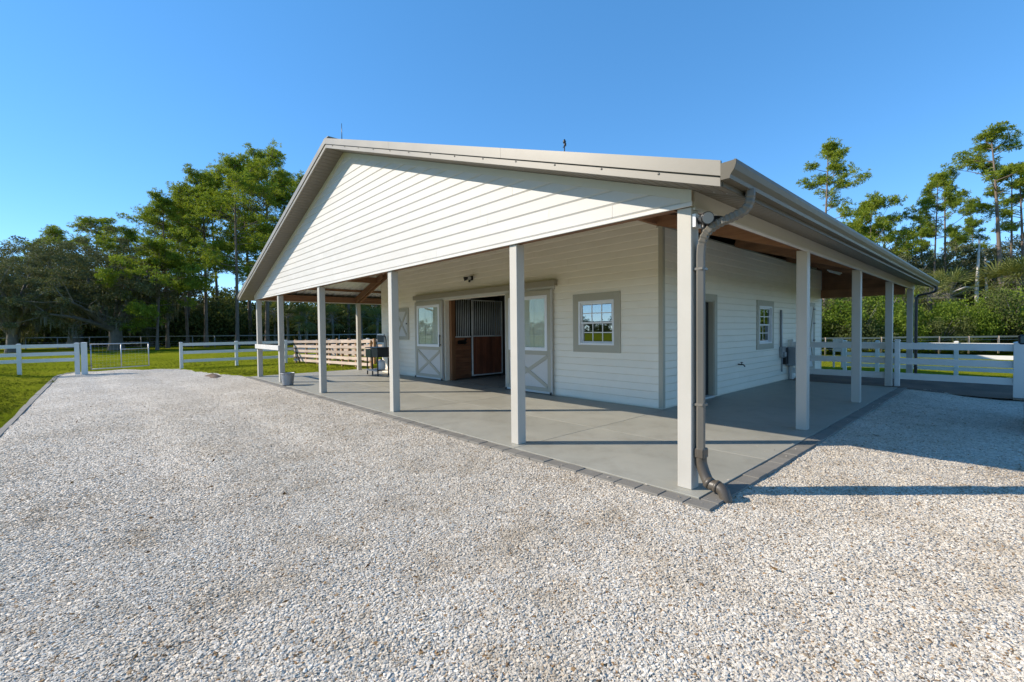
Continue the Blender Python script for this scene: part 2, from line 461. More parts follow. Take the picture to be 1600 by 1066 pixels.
def lawn_mat():
    m, nt, b, N, L = new_mat('lawn_turf')
    vec = coords(N, L, (1, 1, 1), 'Object', False)
    n1 = noise(N, L, vec, 0.22, 5, 0.6); n2 = noise(N, L, vec, 7, 6, 0.7); n3 = noise(N, L, vec, 60, 3, 0.7)
    r = ramp(N, [(0.3, (0.10, 0.13, 0.008)), (0.46, (0.155, 0.178, 0.011)), (0.58, (0.195, 0.20, 0.016)), (0.72, (0.24, 0.22, 0.035))])
    ad = N.new('ShaderNodeMath'); ad.operation = 'MULTIPLY_ADD'; ad.inputs[1].default_value = 0.55
    hf = N.new('ShaderNodeMath'); hf.operation = 'MULTIPLY'; hf.inputs[1].default_value = 0.45
    L.new(n2.outputs['Fac'], hf.inputs[0]); L.new(n1.outputs['Fac'], ad.inputs[0]); L.new(hf.outputs[0], ad.inputs[2])
    L.new(ad.outputs[0], r.inputs[0]); L.new(r.outputs[0], b.inputs['Base Color'])
    b.inputs['Roughness'].default_value = 1.0; b.inputs['Specular IOR Level'].default_value = 0.0
    b1 = bump(N, L, n3.outputs['Fac'], 0.5, 0.025, b)
    b2 = N.new('ShaderNodeBump'); b2.inputs['Strength'].default_value = 0.4; b2.inputs['Distance'].default_value = 0.06
    L.new(n2.outputs['Fac'], b2.inputs['Height']); L.new(b2.outputs[0], b1.inputs['Normal'])
    return m
M['lawn'] = lawn_mat()

def blade_mat():
    m, nt, b, N, L = new_mat('grass_blades')
    oi = N.new('ShaderNodeObjectInfo')
    r = ramp(N, [(0, (0.12, 0.155, 0.012)), (0.6, (0.19, 0.215, 0.02)), (0.9, (0.26, 0.25, 0.04)), (1, (0.34, 0.28, 0.09))])
    L.new(oi.outputs['Random'], r.inputs[0]); L.new(r.outputs[0], b.inputs['Base Color'])
    b.inputs['Roughness'].default_value = 0.9; b.inputs['Specular IOR Level'].default_value = 0.05
    t = N.new('ShaderNodeBsdfTranslucent'); L.new(r.outputs[0], t.inputs['Color'])
    mx = N.new('ShaderNodeMixShader'); mx.inputs[0].default_value = 0.4
    L.new(b.outputs[0], mx.inputs[1]); L.new(t.outputs[0], mx.inputs[2]); L.new(mx.outputs[0], N['Material Output'].inputs['Surface'])
    return m
M['blade'] = blade_mat()

M['needles'] = leaf_mat('pine_needles', [(0.05, (0.08, 0.13, 0.02)), (0.45, (0.185, 0.245, 0.03)), (0.8, (0.30, 0.335, 0.04)), (1, (0.38, 0.37, 0.055))], 0.36, 0.65, 0.15)
M['oak_leaf'] = leaf_mat('oak_leaves', [(0.05, (0.055, 0.064, 0.03)), (0.5, (0.12, 0.13, 0.062)), (0.85, (0.21, 0.21, 0.105)), (1, (0.30, 0.29, 0.16))], 0.18, 0.75, 0.12)
M['shrub_leaf'] = leaf_mat('shrub_leaves', [(0.05, (0.06, 0.10, 0.015)), (0.5, (0.14, 0.20, 0.024)), (0.85, (0.23, 0.28, 0.035)), (1, (0.32, 0.31, 0.05))], 0.40, 0.65, 0.15)
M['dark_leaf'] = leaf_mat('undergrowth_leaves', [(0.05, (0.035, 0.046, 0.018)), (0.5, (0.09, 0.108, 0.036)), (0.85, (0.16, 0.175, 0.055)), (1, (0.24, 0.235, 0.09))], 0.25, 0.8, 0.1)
M['palm_leaf'] = leaf_mat('palm_fronds', [(0.05, (0.07, 0.09, 0.028)), (0.6, (0.16, 0.18, 0.055)), (1, (0.30, 0.26, 0.07))], 0.3, 0.6, 0.2)
M['moss'] = leaf_mat('hanging_moss', [(0.1, (0.09, 0.09, 0.07)), (1, (0.22, 0.21, 0.17))], 0.3, 0.9, 0.1)

# ------------------------------------------------------------------ ground, gravel, slab
DRIVE = np.array([(-30, 11.75), (-30, -30), (4.0, -30), (4.0, -5.70), (24.0, -5.62), (25.2, -5.45), (26.2, -4.9), (26.2, -3.6), (25.2, -2.2), (24.3, -1.55),
                  (23.0, -1.35), (21.0, -1.10), (19.5, -0.75), (18.0, -0.30), (17.05, -0.05), (17.0, 2.0), (8.0, 11.75)], float)
DRIVE = np.array([(-30, 11.75), (-30, -5.95), (4.0, -5.72), (24.0, -5.62), (25.2, -5.45), (26.2, -4.9), (26.2, -3.6), (25.2, -2.2), (24.3, -1.55),
                  (23.0, -1.35), (21.0, -1.10), (19.5, -0.75), (18.0, -0.30), (17.05, -0.05), (16.5, 2.0), (8.0, 11.75)], float)

def sdist(P, poly):
    """signed distance to a polygon, negative inside"""
    d = np.full(len(P), 1e9); inside = np.zeros(len(P), bool)
    n = len(poly)
    for i in range(n):
        a = poly[i]; b = poly[(i + 1) % n]; e = b - a; w = P - a
        t = np.clip((w @ e) / (e @ e), 0, 1)
        d = np.minimum(d, np.linalg.norm(w - t[:, None] * e, axis=1))
        c = (a[1] > P[:, 1]) != (b[1] > P[:, 1])
        with np.errstate(divide='ignore', invalid='ignore'):
            xs = (b[0] - a[0]) * (P[:, 1] - a[1]) / (b[1] - a[1]) + a[0]
        inside ^= c & (P[:, 0] < xs)
    return np.where(inside, -d, d)

def sstep(a, b, x):
    t = np.clip((x - a) / (b - a), 0, 1); return t * t * (3 - 2 * t)

def vnoise(x, y, f, seed):
    r = np.random.RandomState(seed); o = 0
    for k in range(5):
        a = r.rand() * 6.28; ff = f * (1 + 0.6 * r.rand()); p = r.rand(2) * 6.28
        o = o + np.sin((x * math.cos(a) + y * math.sin(a)) * ff + p[0]) * np.sin((-x * math.sin(a) + y * math.cos(a)) * ff * 0.8 + p[1])
    return o / 5

def gravel_z(u, v):
    z = -0.035 + 0 * u
    z = z - 0.11 * sstep(4, 11, v) * sstep(-0.4, -2.0, u)
    z = z + 0.014 * vnoise(u, v, 1.1, 3) + 0.012 * vnoise(u, v, 3.1, 4) + 0.013 * vnoise(u, v, 7, 5) + 0.007 * vnoise(u, v, 13, 6)
    return z - sstep(1, 5, u) * (0.03 * np.exp(-((v + 3.5 + 0.04 * u + 0.15 * np.sin(u * 0.4)) / 0.32) ** 2) + 0.03 * np.exp(-((v + 1.85 + 0.04 * u + 0.15 * np.sin(u * 0.4)) / 0.32) ** 2))

def lawn_z(u, v):
    z = -0.015 + 0.28 * sstep(-5.8, -8.2, v) * sstep(60, 20, u)
    z = z - 0.33 * sstep(15.5, 19.0, v) * sstep(14.0, 9.0, u)
    return z + 0.02 * vnoise(u, v, 0.5, 8) + 0.012 * vnoise(u, v, 1.6, 9)

def grid_mesh(name, us, vs_):
    U_, V_ = np.meshgrid(us, vs_, indexing='ij')
    nu, nv = U_.shape
    idx = np.arange(nu * nv).reshape(nu, nv)
    f = np.stack([idx[:-1, :-1], idx[:-1, 1:], idx[1:, 1:], idx[1:, :-1]], -1).reshape(-1, 4)
    return U_.ravel(), V_.ravel(), f

us = np.unique(np.concatenate([[-900, -400, -150, -70, -40], np.arange(-30, -6, 1.0), np.arange(-6, 30, 0.25), np.arange(30, 120, 2.0), [160, 300, 500, 900]]))
vs_g = np.unique(np.concatenate([[-900, -400, -150, -70, -40], np.arange(-30, -10, 1.0), np.arange(-10, 22, 0.25), np.arange(22, 100, 2.0), [140, 300, 500, 900]]))
gu, gv, gf = grid_mesh('ground', us, vs_g)
sd = sdist(np.stack([gu, gv], 1), DRIVE)
gz = lawn_z(gu, gv)
deep = -0.30
wgt = sstep(-0.28, 0.02, sd)
gz = deep + (gz - deep) * wgt
in_slab = ((gu > -0.3) & (gu < 16.9) & (gv > -0.3) & (gv < 15.9)) | ((gu < 2.3) & (gu > -13.8) & (gv > 11.3) & (gv < 15.0))
gz = np.where(in_slab, deep, gz)
me = np_mesh('ground', [(np.stack([-gu, gv, gz], 1), gf)])
smooth(me)
ground = link('ground', me, M['lawn']); props(ground, 'bright mown grass lawn around the barn reaching back to the woods', kind='structure')

us = np.unique(np.concatenate([np.arange(-31, -8, 0.6), np.arange(-8, 27, 0.16)])); vs_g = np.unique(np.concatenate([np.arange(-7.0, 12.4, 0.16)]))
gu, gv, gf = grid_mesh('gravel', us, vs_g)
sd = sdist(np.stack([gu, gv], 1), DRIVE)
slabm = (gu > -0.1) & (gu < 16.95) & (gv > -0.1)
bad = (sd > 0.5) | slabm
gf = gf[~bad[gf].any(1)]
gz = gravel_z(gu, gv) - 0.12 * sstep(0.12, 0.5, sd)
P3 = np.stack([-gu, gv, gz], 1)
me = np_mesh('gravel_drive', [(P3, gf)]); smooth(me)
drive = link('gravel_drive', me, M['gravel']); props(drive, 'pale crushed shell gravel yard in front of the barn', kind='structure')

# ---- scattering with geometry nodes (stones and grass blades, uncountable)
def scatter(name, verts, faces, dens, proto_fn, n_proto, mat, smin, smax, flat, label, rot_full=True):
    me = np_mesh(name, [(verts, faces)])
    at = me.attributes.new('dens', 'FLOAT', 'POINT'); at.data.foreach_set('value', dens.astype(np.float32))
    o = link(name, me, mat); props(o, label, kind='stuff')
    ng = bpy.data.node_groups.new(name, 'GeometryNodeTree')
    ng.interface.new_socket('Geometry', in_out='INPUT', socket_type='NodeSocketGeometry')
    ng.interface.new_socket('Geometry', in_out='OUTPUT', socket_type='NodeSocketGeometry')
    N = ng.nodes; L = ng.links
    gi = N.new('NodeGroupInput'); go = N.new('NodeGroupOutput')
    dp = N.new('GeometryNodeDistributePointsOnFaces'); dp.distribute_method = 'RANDOM'
    na = N.new('GeometryNodeInputNamedAttribute'); na.data_type = 'FLOAT'; na.inputs['Name'].default_value = 'dens'
    L.new(gi.outputs[0], dp.inputs['Mesh']); L.new(na.outputs['Attribute'], dp.inputs['Density'])
    gti = N.new('GeometryNodeGeometryToInstance')
    for i in range(n_proto):
        L.new(proto_fn(N, L, i), gti.inputs[0])
    ip = N.new('GeometryNodeInstanceOnPoints')
    L.new(dp.outputs['Points'], ip.inputs['Points']); L.new(gti.outputs[0], ip.inputs['Instance'])
    ip.inputs['Pick Instance'].default_value = True
    ri = N.new('FunctionNodeRandomValue'); ri.data_type = 'INT'
    ri.inputs[4].default_value = 0; ri.inputs[5].default_value = n_proto - 1; ri.inputs['Seed'].default_value = 5
    L.new(ri.outputs[2], ip.inputs['Instance Index'])
    rr = N.new('FunctionNodeRandomValue'); rr.data_type = 'FLOAT_VECTOR'; rr.inputs['Seed'].default_value = 11
    t = 0.32 if rot_full else 0.25
    rr.inputs[0].default_value = (-t, -t, 0); rr.inputs[1].default_value = (t, t, 6.283)
    L.new(rr.outputs[0], ip.inputs['Rotation'])
    rs = N.new('FunctionNodeRandomValue'); rs.data_type = 'FLOAT'; rs.inputs['Seed'].default_value = 23
    rs.inputs[2].default_value = 0.0; rs.inputs[3].default_value = 1.0
    pw = N.new('ShaderNodeMath'); pw.operation = 'POWER'; pw.inputs[1].default_value = 2.6
    L.new(rs.outputs[1], pw.inputs[0])
    ms = N.new('ShaderNodeMapRange'); ms.inputs['To Min'].default_value = smin; ms.inputs['To Max'].default_value = smax
    L.new(pw.outputs[0], ms.inputs['Value'])
    rv = N.new('FunctionNodeRandomValue'); rv.data_type = 'FLOAT_VECTOR'; rv.inputs['Seed'].default_value = 31
    rv.inputs[0].default_value = flat[0]; rv.inputs[1].default_value = flat[1]
    sc = N.new('ShaderNodeVectorMath'); sc.operation = 'SCALE'
    L.new(rv.outputs[0], sc.inputs[0]); L.new(ms.outputs[0], sc.inputs['Scale']); L.new(sc.outputs[0], ip.inputs['Scale'])
    sm_ = N.new('GeometryNodeSetMaterial'); sm_.inputs['Material'].default_value = mat
    L.new(ip.outputs[0], sm_.inputs['Geometry']); L.new(sm_.outputs[0], go.inputs[0])
    md = o.modifiers.new('scatter', 'NODES'); md.node_group = ng
    return o

def stone_proto(N, L, i):
    ico = N.new('GeometryNodeMeshIcoSphere'); ico.inputs['Radius'].default_value = 1.0; ico.inputs['Subdivisions'].default_value = 1 if i % 2 else 2
    sp = N.new('GeometryNodeSetPosition'); pos = N.new('GeometryNodeInputPosition')
    ad = N.new('ShaderNodeVectorMath'); ad.operation = 'ADD'; ad.inputs[1].default_value = (i * 7.3, i * 3.1, i * 5.7)
    nz = N.new('ShaderNodeTexNoise'); nz.inputs['Scale'].default_value = 1.1; nz.inputs['Detail'].default_value = 1.0
    sb = N.new('ShaderNodeVectorMath'); sb.operation = 'SUBTRACT'; sb.inputs[1].default_value = (0.5, 0.5, 0.5)
    sc = N.new('ShaderNodeVectorMath'); sc.operation = 'SCALE'; sc.inputs['Scale'].default_value = 2.4
    L.new(pos.outputs[0], ad.inputs[0]); L.new(ad.outputs[0], nz.inputs['Vector']); L.new(nz.outputs['Color'], sb.inputs[0])
    L.new(sb.outputs[0], sc.inputs[0]); L.new(sc.outputs[0], sp.inputs['Offset']); L.new(ico.outputs[0], sp.inputs['Geometry'])
    sh = N.new('GeometryNodeSetShadeSmooth'); sh.inputs['Shade Smooth'].default_value = False
    L.new(sp.outputs[0], sh.inputs[0])
    return sh.outputs[0]

dist = np.hypot(gu + 2.17, gv + 4.44)
sdn = sd
d_ = 8200 * sstep(7.5, 3.0, dist) + 2600 * sstep(16, 6.0, dist) + 170
d_ = d_ * (0.72 + 0.4 * sstep(-0.25, 0.35, vnoise(gu, gv, 1.7, 91) + 0.5 * vnoise(gu, gv, 5, 92)))
d_ = d_ * (1 - 0.45 * np.exp(-((gv + 3.5 + 0.04 * gu + 0.15 * np.sin(gu * 0.4)) / 0.32) ** 2) * sstep(1, 5, gu)) * (1 - 0.45 * np.exp(-((gv + 1.85 + 0.04 * gu + 0.15 * np.sin(gu * 0.4)) / 0.32) ** 2) * sstep(1, 5, gu))
d_ = np.where((sdn > 0.02) | (gu > 27), 0, d_)
d_ = np.where((gu > -0.36) & (gu < 17.0) & (gv > -0.36) , 0, d_)
# keep to the part of the yard on the viewer's side of things
ahead = (gu + 2.17) * 0.738 + (gv + 4.44) * 0.674
d_ = np.where(ahead > 0.9, d_, d_ * 0.02)
keep = (d_[gf].max(1) > 0) & (gu[gf].min(1) > -9)
scatter('gravel_stones', P3 + np.array([0, 0, 0.002]), gf[keep], d_, stone_proto, 7, M['stone'], 0.0034, 0.0125, ((0.75, 0.6, 0.2), (1.35, 1.0, 0.45)),
        'loose pale shell and limestone chips covering the yard')

def blade_proto(N, L, i):
    jn = N.new('GeometryNodeJoinGeometry')
    r = random.Random(i + 40)
    for k in range(6):
        c = N.new('GeometryNodeMeshCone'); c.fill_type = 'NONE'
        c.inputs['Vertices'].default_value = 3
        c.inputs['Radius Top'].default_value = 0.0; c.inputs['Radius Bottom'].default_value = 0.07; c.inputs['Depth'].default_value = 0.7 + 0.5 * r.random()
        t = N.new('GeometryNodeTransform')
        t.inputs['Translation'].default_value = (r.uniform(-0.6, 0.6), r.uniform(-0.6, 0.6), -0.02)
        t.inputs['Rotation'].default_value = (r.uniform(-0.7, 0.7), r.uniform(-0.7, 0.7), r.uniform(0, 6))
        L.new(c.outputs[0], t.inputs[0]); L.new(t.outputs[0], jn.inputs[0])
    return jn.outputs[0]

us = np.concatenate([np.arange(3, 32, 0.3), np.arange(32, 62, 1.0)]); vs_g = np.arange(-16.0, 16.0, 0.3)
gu2, gv2, gf2 = grid_mesh('lawn', us, vs_g)
sd2 = sdist(np.stack([gu2, gv2], 1), DRIVE)
gz2 = lawn_z(gu2, gv2)
dist2 = np.hypot(gu2 + 2.17, gv2 + 4.44)
d2 = (620 * sstep(22, 10, dist2) + 110 * sstep(42, 18, dist2) + 8) * (0.25 + 1.1 * sstep(-0.3, 0.4, vnoise(gu2, gv2, 1.3, 81) + 0.6 * vnoise(gu2, gv2, 3.7, 82)))
d2 = d2 + 700 * np.exp(-((sd2 - 0.2) / 0.12) ** 2) * sstep(26, 14, dist2)
d2 = np.where(sd2 < 0.16, 0, d2)
d2 = np.where((gv2 > -0.3) & (gu2 < 17.15), 0, d2)
# only where the lawn can be seen past the drive and the barn
lat = -(gu2 + 2.17) * 0.674 + (gv2 + 4.44) * 0.738; dep = (gu2 + 2.17) * 0.738 + (gv2 + 4.44) * 0.674
d2 = np.where((lat > -1.3 * dep - 1.0) & (lat < 0.15 * dep), d2, 0)
keep2 = d2[gf2].max(1) > 0
scatter('lawn_grass', np.stack([-gu2, gv2, gz2 + 0.004], 1), gf2[keep2], d2, blade_proto, 4, M['blade'], 0.025, 0.06, ((0.8, 0.8, 0.7), (1.2, 1.2, 1.2)),
        'short bright green grass blades of the lawn beside the drive', rot_full=False)
# lawn on the barn's far right, beyond the second fence
us = np.arange(-14, 8, 0.4); vs_g = np.arange(15.6, 36.0, 0.4)
gu3, gv3, gf3 = grid_mesh('lawn', us, vs_g)
d3 = np.full(len(gu3), 50.0)
scatter('paddock_grass', np.stack([-gu3, gv3, lawn_z(gu3, gv3) + 0.004], 1), gf3, d3, blade_proto, 4, M['blade'], 0.025, 0.06, ((0.8, 0.8, 0.7), (1.2, 1.2, 1.2)),
        'short grass of the paddock behind the white fences', rot_full=False)

# dirt strip between the two right-hand fences
us = np.arange(-14.0, 2.61, 0.3); vs_g = np.arange(11.45, 15.41, 0.22)
du_, dv_, df_ = grid_mesh('dirt', us, vs_g)
dz_ = -0.09 * sstep(0.0, -1.5, du_) * sstep(14.5, 12, dv_) - 0.02 + 0.02 * vnoise(du_, dv_, 2.5, 13) + 0.012 * vnoise(du_, dv_, 6, 14)
edge = sstep(14.7, 15.4, dv_)
dz_ = dz_ + 0.02 - 0.07 * edge
me = np_mesh('dirt_strip', [(np.stack([-du_, dv_, dz_], 1), df_)]); smooth(me)
props(link('dirt_strip', me, M['mulch']), 'dark brown bare soil strip behind the porch under the fence', kind='structure')

# porch slab with control joints, and the interior floor
slab = box('porch_slab', -0.148, 17.02, -0.152, 15.58, -0.28, -0.012, M['slab'])
props(slab, 'grey painted concrete porch floor with control joints', kind='structure')
ucuts = [-0.148, 2.5, 6.3, 10.4, 14.0, 17.02]; vcuts = [-0.152, 1.70, 3.95, 7.7, 11.42]
for i in range(len(ucuts) - 1):
    for j in range(len(vcuts) - 1):
        g = 0.005
        box('slab_panel', ucuts[i] + g, ucuts[i + 1] - g, vcuts[j] + g, vcuts[j + 1] - g, -0.011, 0.0, M['slab'], slab, 0.0015)
def paver_mesh(nm, lu, lv):
    bm = bmesh.new(); bm_box(bm, -lu / 2, lu / 2, -lv / 2, lv / 2, -0.09, 0, 0.006)
    me = bpy.data.meshes.new(nm); bm.to_mesh(me); bm.free(); me.materials.append(M['paver']); return me
pm_f = paver_mesh('paver_front', 0.256, 0.178); pm_s = paver_mesh('paver_side', 0.178, 0.256)
u = -0.335
while u < 17.0:
    link('paver', pm_f, None, slab, W(u + 0.128, -0.245 + rnd.uniform(-0.004, 0.004), rnd.uniform(-0.012, -0.004))); u += 0.2615
v = -0.148
while v < 11.4:
    link('paver', pm_s, None, slab, W(-0.243 + rnd.uniform(-0.004, 0.004), v + 0.13, rnd.uniform(-0.012, -0.004))); v += 0.2615
v = -0.148
while v < 4.2:
    link('paver', pm_s, None, slab, W(17.115 + rnd.uniform(-0.004, 0.004), v + 0.13, rnd.uniform(-0.012, -0.004))); v += 0.2615

# kerb along the left edge of the drive
kerb = empty('kerb', W(10, -5.75, 0)); props(kerb, 'low grey concrete kerb between the lawn and the gravel drive', kind='structure')
kp = [(-12.0, -5.88), (4.0, -5.74), (23.6, -5.66), (24.6, -5.58), (25.4, -5.42), (26.1, -5.15)]
kpts = []
for a, b in zip(kp[:-1], kp[1:]):
    n = max(1, int(round(math.hypot(b[0] - a[0], b[1] - a[1]) / 1.2)))
    for i in range(n): kpts.append((a[0] + (b[0] - a[0]) * i / n, a[1] + (b[1] - a[1]) * i / n))
kpts.append(kp[-1])
for a, b in zip(kpts[:-1], kpts[1:]):
    ua = a[0] + (b[0] - a[0]) * 0.006; va = a[1] + (b[1] - a[1]) * 0.006
    dz = rnd.uniform(-0.006, 0.006)
    bar('kerb_stone', W(ua, va, -0.10 + dz), W(b[0], b[1], -0.10 + rnd.uniform(-0.004, 0.004)), 0.12, 0.16, M['kerb'], kerb)

# ------------------------------------------------------------------ barn
UL, VB = 16.867, 15.58           # outer faces of the post lines
UC = UL / 2
def roof_z(u):
    return 3.07 + 0.336 * (min(u, UL - u) + 0.47)
barn = empty('barn', W(UC, VB / 2, 0), 'large white gabled barn with a porch on posts round its walls', 'barn')
PW, PH = 0.154, 2.868

def post(u, v):
    bm = bmesh.new(); bm_box(bm, u, u + PW, v, v + PW, 0.0, PH, 0.006)
    return finish(bm, 'post', M['post'], barn)
for u in (0.0, 2.5756, 6.2894, 10.321, 14.0127, 16.713): post(u, 0.0)
for v in (3.8714, 7.6651, 11.5857, 15.427): post(0.0, v)
for v in (3.85, 7.6651, 11.5857, 15.427): post(16.713, v)
# hitching rail across the two leftmost front posts
box('hitch_rail', 13.99, 16.92, -0.05, -0.003, 1.06, 1.22, M['white'], barn, 0.005)

# --- lap siding
EXP = 0.159
def clip_board(name, poly_uz, face_v, sign, z0, z1, mat, along='u', t0=0.017, t1=0.013, bev=0.024):
    """poly_uz: quad (left-bottom, right-bottom, right-top, left-top) of (s, z); the bottom edge is bevelled back to a V joint"""
    (sa, zb), (sb, _), (sc_, zt), (sd_, _) = poly_uz
    def P_(s, d, z): return W(s, face_v + sign * d, z) if along == 'u' else W(face_v + sign * d, s, z)
    k = min(1.0, bev / max(1e-6, zt - zb))
    zm = zb + (zt - zb) * k
    la, lb = sa + (sd_ - sa) * k, sb + (sc_ - sb) * k
    full = zb <= z0 + 1e-6 and zt - zb > bev * 1.2
    if full:
        rows = [((sa, sb), 0.002, zb), ((la, lb), t0, zm), ((sd_, sc_), t1, zt)]
    else:
        rows = [((sa, sb), t0, zb), ((sd_, sc_), t1, zt)]
    bm = bmesh.new()
    fr = [[bm.verts.new(P_(a, d, z)), bm.verts.new(P_(b, d, z))] for (a, b), d, z in rows]
    bk_ = [[bm.verts.new(P_(a, 0.0, z)), bm.verts.new(P_(b, 0.0, z))] for (a, b), d, z in (rows[0], rows[-1])]
    for p, q in zip(fr[:-1], fr[1:]): bm.faces.new((p[0], p[1], q[1], q[0]))
    bm.faces.new((fr[0][0], bk_[0][0], bk_[0][1], fr[0][1]))
    bm.faces.new((fr[-1][0], fr[-1][1], bk_[1][1], bk_[1][0]))
    bm.faces.new((bk_[0][0], bk_[1][0], bk_[1][1], bk_[0][1]))
    bm.faces.new([r[0] for r in fr] + [bk_[1][0], bk_[0][0]]); bm.faces.new([r[1] for r in fr][::-1] + [bk_[0][1], bk_[1][1]])
    return finish(bm, name, mat, barn)

# gable boards (front face in plane v = -0.02)
z = 2.91
row = 0
def gable_umin(z):   # left/right limits of the gable face at height z under the soffit
    return max(-0.02, (z + 0.20 - 3.07) / 0.336 - 0.47)
def z_lim(s):
    return roof_z(s) - 0.20
while z < 5.84:
    zt = min(z + EXP - 0.0006, 5.86)
    a0, a1 = gable_umin(z), gable_umin(zt)
    if UL - 2 * a0 < 0.15: break
    segs = []
    s = a0; first = True
    cut = a0 + rnd.uniform(0.9, 3.6)
    cuts = [a0]
    while cut < UL - a0 - 0.5:
        cuts.append(cut); cut += 3.66
    cuts.append(UL - a0)
    for i in range(len(cuts) - 1):
        sa, sb = cuts[i] + (0.0015 if i else 0), cuts[i + 1] - 0.0015
        ta = max(sa, a1) if i == 0 else sa
        tb = min(sb, UL - a1) if i == len(cuts) - 2 else sb
        sa2, sb2 = max(sa, a0), min(sb, UL - a0)
        ta = max(ta, a1); tb = min(tb, UL - a1)
        if tb - ta < 0.02:
            tb = ta + 0.02
        clip_board('gable_board', [(sa2, z), (sb2, z), (tb, zt), (ta, zt)], -0.012, -1, z, z + EXP + 0.012, M['gable'])
    z += EXP
# gable backing (inner face bare sheathing) and bottom trim
def gable_panel(name, v0, v1, zb, mat, off=0.20):
    pts = [(0.0, zb), (UL, zb), (UL, roof_z(UL) - off), (UC, roof_z(UC) - off), (0.0, roof_z(0) - off)]
    V_ = [W(s, v0, z) for s, z in pts] + [W(s, v1, z) for s, z in pts]
    n = 5
    F_ = [tuple(range(n)), tuple(range(2 * n - 1, n - 1, -1))] + [(i, i + n, (i + 1) % n + n, (i + 1) % n) for i in range(n)]
    bm = bmesh.new(); bv = [bm.verts.new(p) for p in V_]
    for f in F_: bm.faces.new([bv[i] for i in f])
    return finish(bm, name, mat, barn)
gable_panel('gable_sheathing', -0.012, 0.02, 2.90, M['wood_x'], 0.06)
gable_panel('gable_sheathing', VB - 0.03, VB, 2.90, M['wood_x'], 0.06)
box('gable_trim', -0.021, UL + 0.021, -0.036, -0.0125, 2.868, 2.9095, M['white'], barn, 0.003)
box('header_beam', PW + 0.05, UL - PW - 0.05, 0.025, 0.115, 2.874, 3.08, M['wood_x'], barn)
box('header_beam', PW + 0.05, UL - PW - 0.05, VB - 0.12, VB - 0.032, 2.70, 3.0, M['wood_x'], barn)
# white corner return and the eave beams
box('corner_trim', -0.024, 0.10, -0.040, -0.0365, 2.91, 3.045, M['cream'], barn)
for s in (0, 1):
    ua, ub = ((-0.022, 0.018) if s == 0 else (UL - 0.018, UL + 0.022))
    box('eave_fascia', ua, ub, 0.022, VB - 0.001, 2.8705, 3.035, M['cream'], barn, 0.003)
    ua, ub = ((-0.030, 0.022) if s == 0 else (UL - 0.022, UL + 0.030))
    box('eave_trim', ua, ub, 0.0225, VB - 0.002, 2.838, 2.870, M['white'], barn, 0.003)
    ua, ub = ((0.019, 0.10) if s == 0 else (UL - 0.10, UL - 0.019))
    box('eave_beam', ua, ub, 0.026, VB - 0.035, 2.8695, 3.10, M['wood_y'], barn)

# frieze boards under the soffit along both rakes
for s in (0, 1):
    pts = []
    for uu, off in ((-0.02, 0.202), (UC, 0.202), (UC, 0.305), (-0.02, 0.305)):
        z_ = roof_z(uu) - off
        pts.append((uu if s == 0 else UL - uu, z_))
    V_ = [W(p, -0.046, z_) for p, z_ in pts] + [W(p, -0.0285, z_) for p, z_ in pts]
    bm = bmesh.new(); bv = [bm.verts.new(p) for p in V_]
    for f in ((0, 1, 2, 3), (7, 6, 5, 4), (0, 4, 5, 1), (1, 5, 6, 2), (2, 6, 7, 3), (3, 7, 4, 0)): bm.faces.new([bv[i] for i in f])
    finish(bm, 'frieze_board', M['cream'], barn)

# soffits: ribbed sheets under rake (ribs across) and eave (ribs along)
VF, VBK, UE = -0.45, VB + 0.14, -0.47
def rib_sheet(name, pa, pb, pc, pd, n, depth, mat):
    """strip pa->pb long edge, pd->pc opposite; n small V grooves along the length"""
    pa, pb, pc, pd = [np.array(p, float) for p in (pa, pb, pc, pd)]
    V_, F_ = [], []
    prof = [(0.0, 0), (0.80, 0), (0.90, 1), (1.0, 0)]
    for i in range(n):
        for t, k in prof[:-1]:
            s = (i + t) / n
            for e0, e1 in ((pa, pb), (pd, pc)):
                p = e0 + (e1 - e0) * s; p = p + np.array([0, 0, depth * k]); V_.append(p)
    V_.append(pb); V_.append(pc)
    m = len(V_) // 2
    for i in range(m - 1): F_.append((2 * i, 2 * i + 1, 2 * i + 3, 2 * i + 2))
    return mk(name, V_, F_, mat, barn)
SO = 0.198
for s in (0, 1):
    f = (lambda q: q) if s == 0 else (lambda q: UL - q)
    rib_sheet('rake_soffit', W(f(UE), VF + 0.02, roof_z(UE) - SO), W(f(UC), VF + 0.02, roof_z(UC) - SO),
              W(f(UC), -0.02, roof_z(UC) - SO), W(f(UE), -0.02, roof_z(UE) - SO), 72, 0.012, M['soffit'])
    rib_sheet('rake_soffit', W(f(UE), VB, roof_z(UE) - SO), W(f(UC), VB, roof_z(UC) - SO),
              W(f(UC), VBK, roof_z(UC) - SO), W(f(UE), VBK, roof_z(UE) - SO), 72, 0.012, M['soffit'])
    # eave soffit, ribs across the overhang
    rib_sheet('eave_soffit', W(f(UE), -0.018, roof_z(UE) - SO), W(f(UE), VB - 0.002, roof_z(UE) - SO),
              W(f(0.0), VB - 0.002, roof_z(0) - SO), W(f(0.0), -0.018, roof_z(0) - SO), 120, 0.010, M['soffit'])

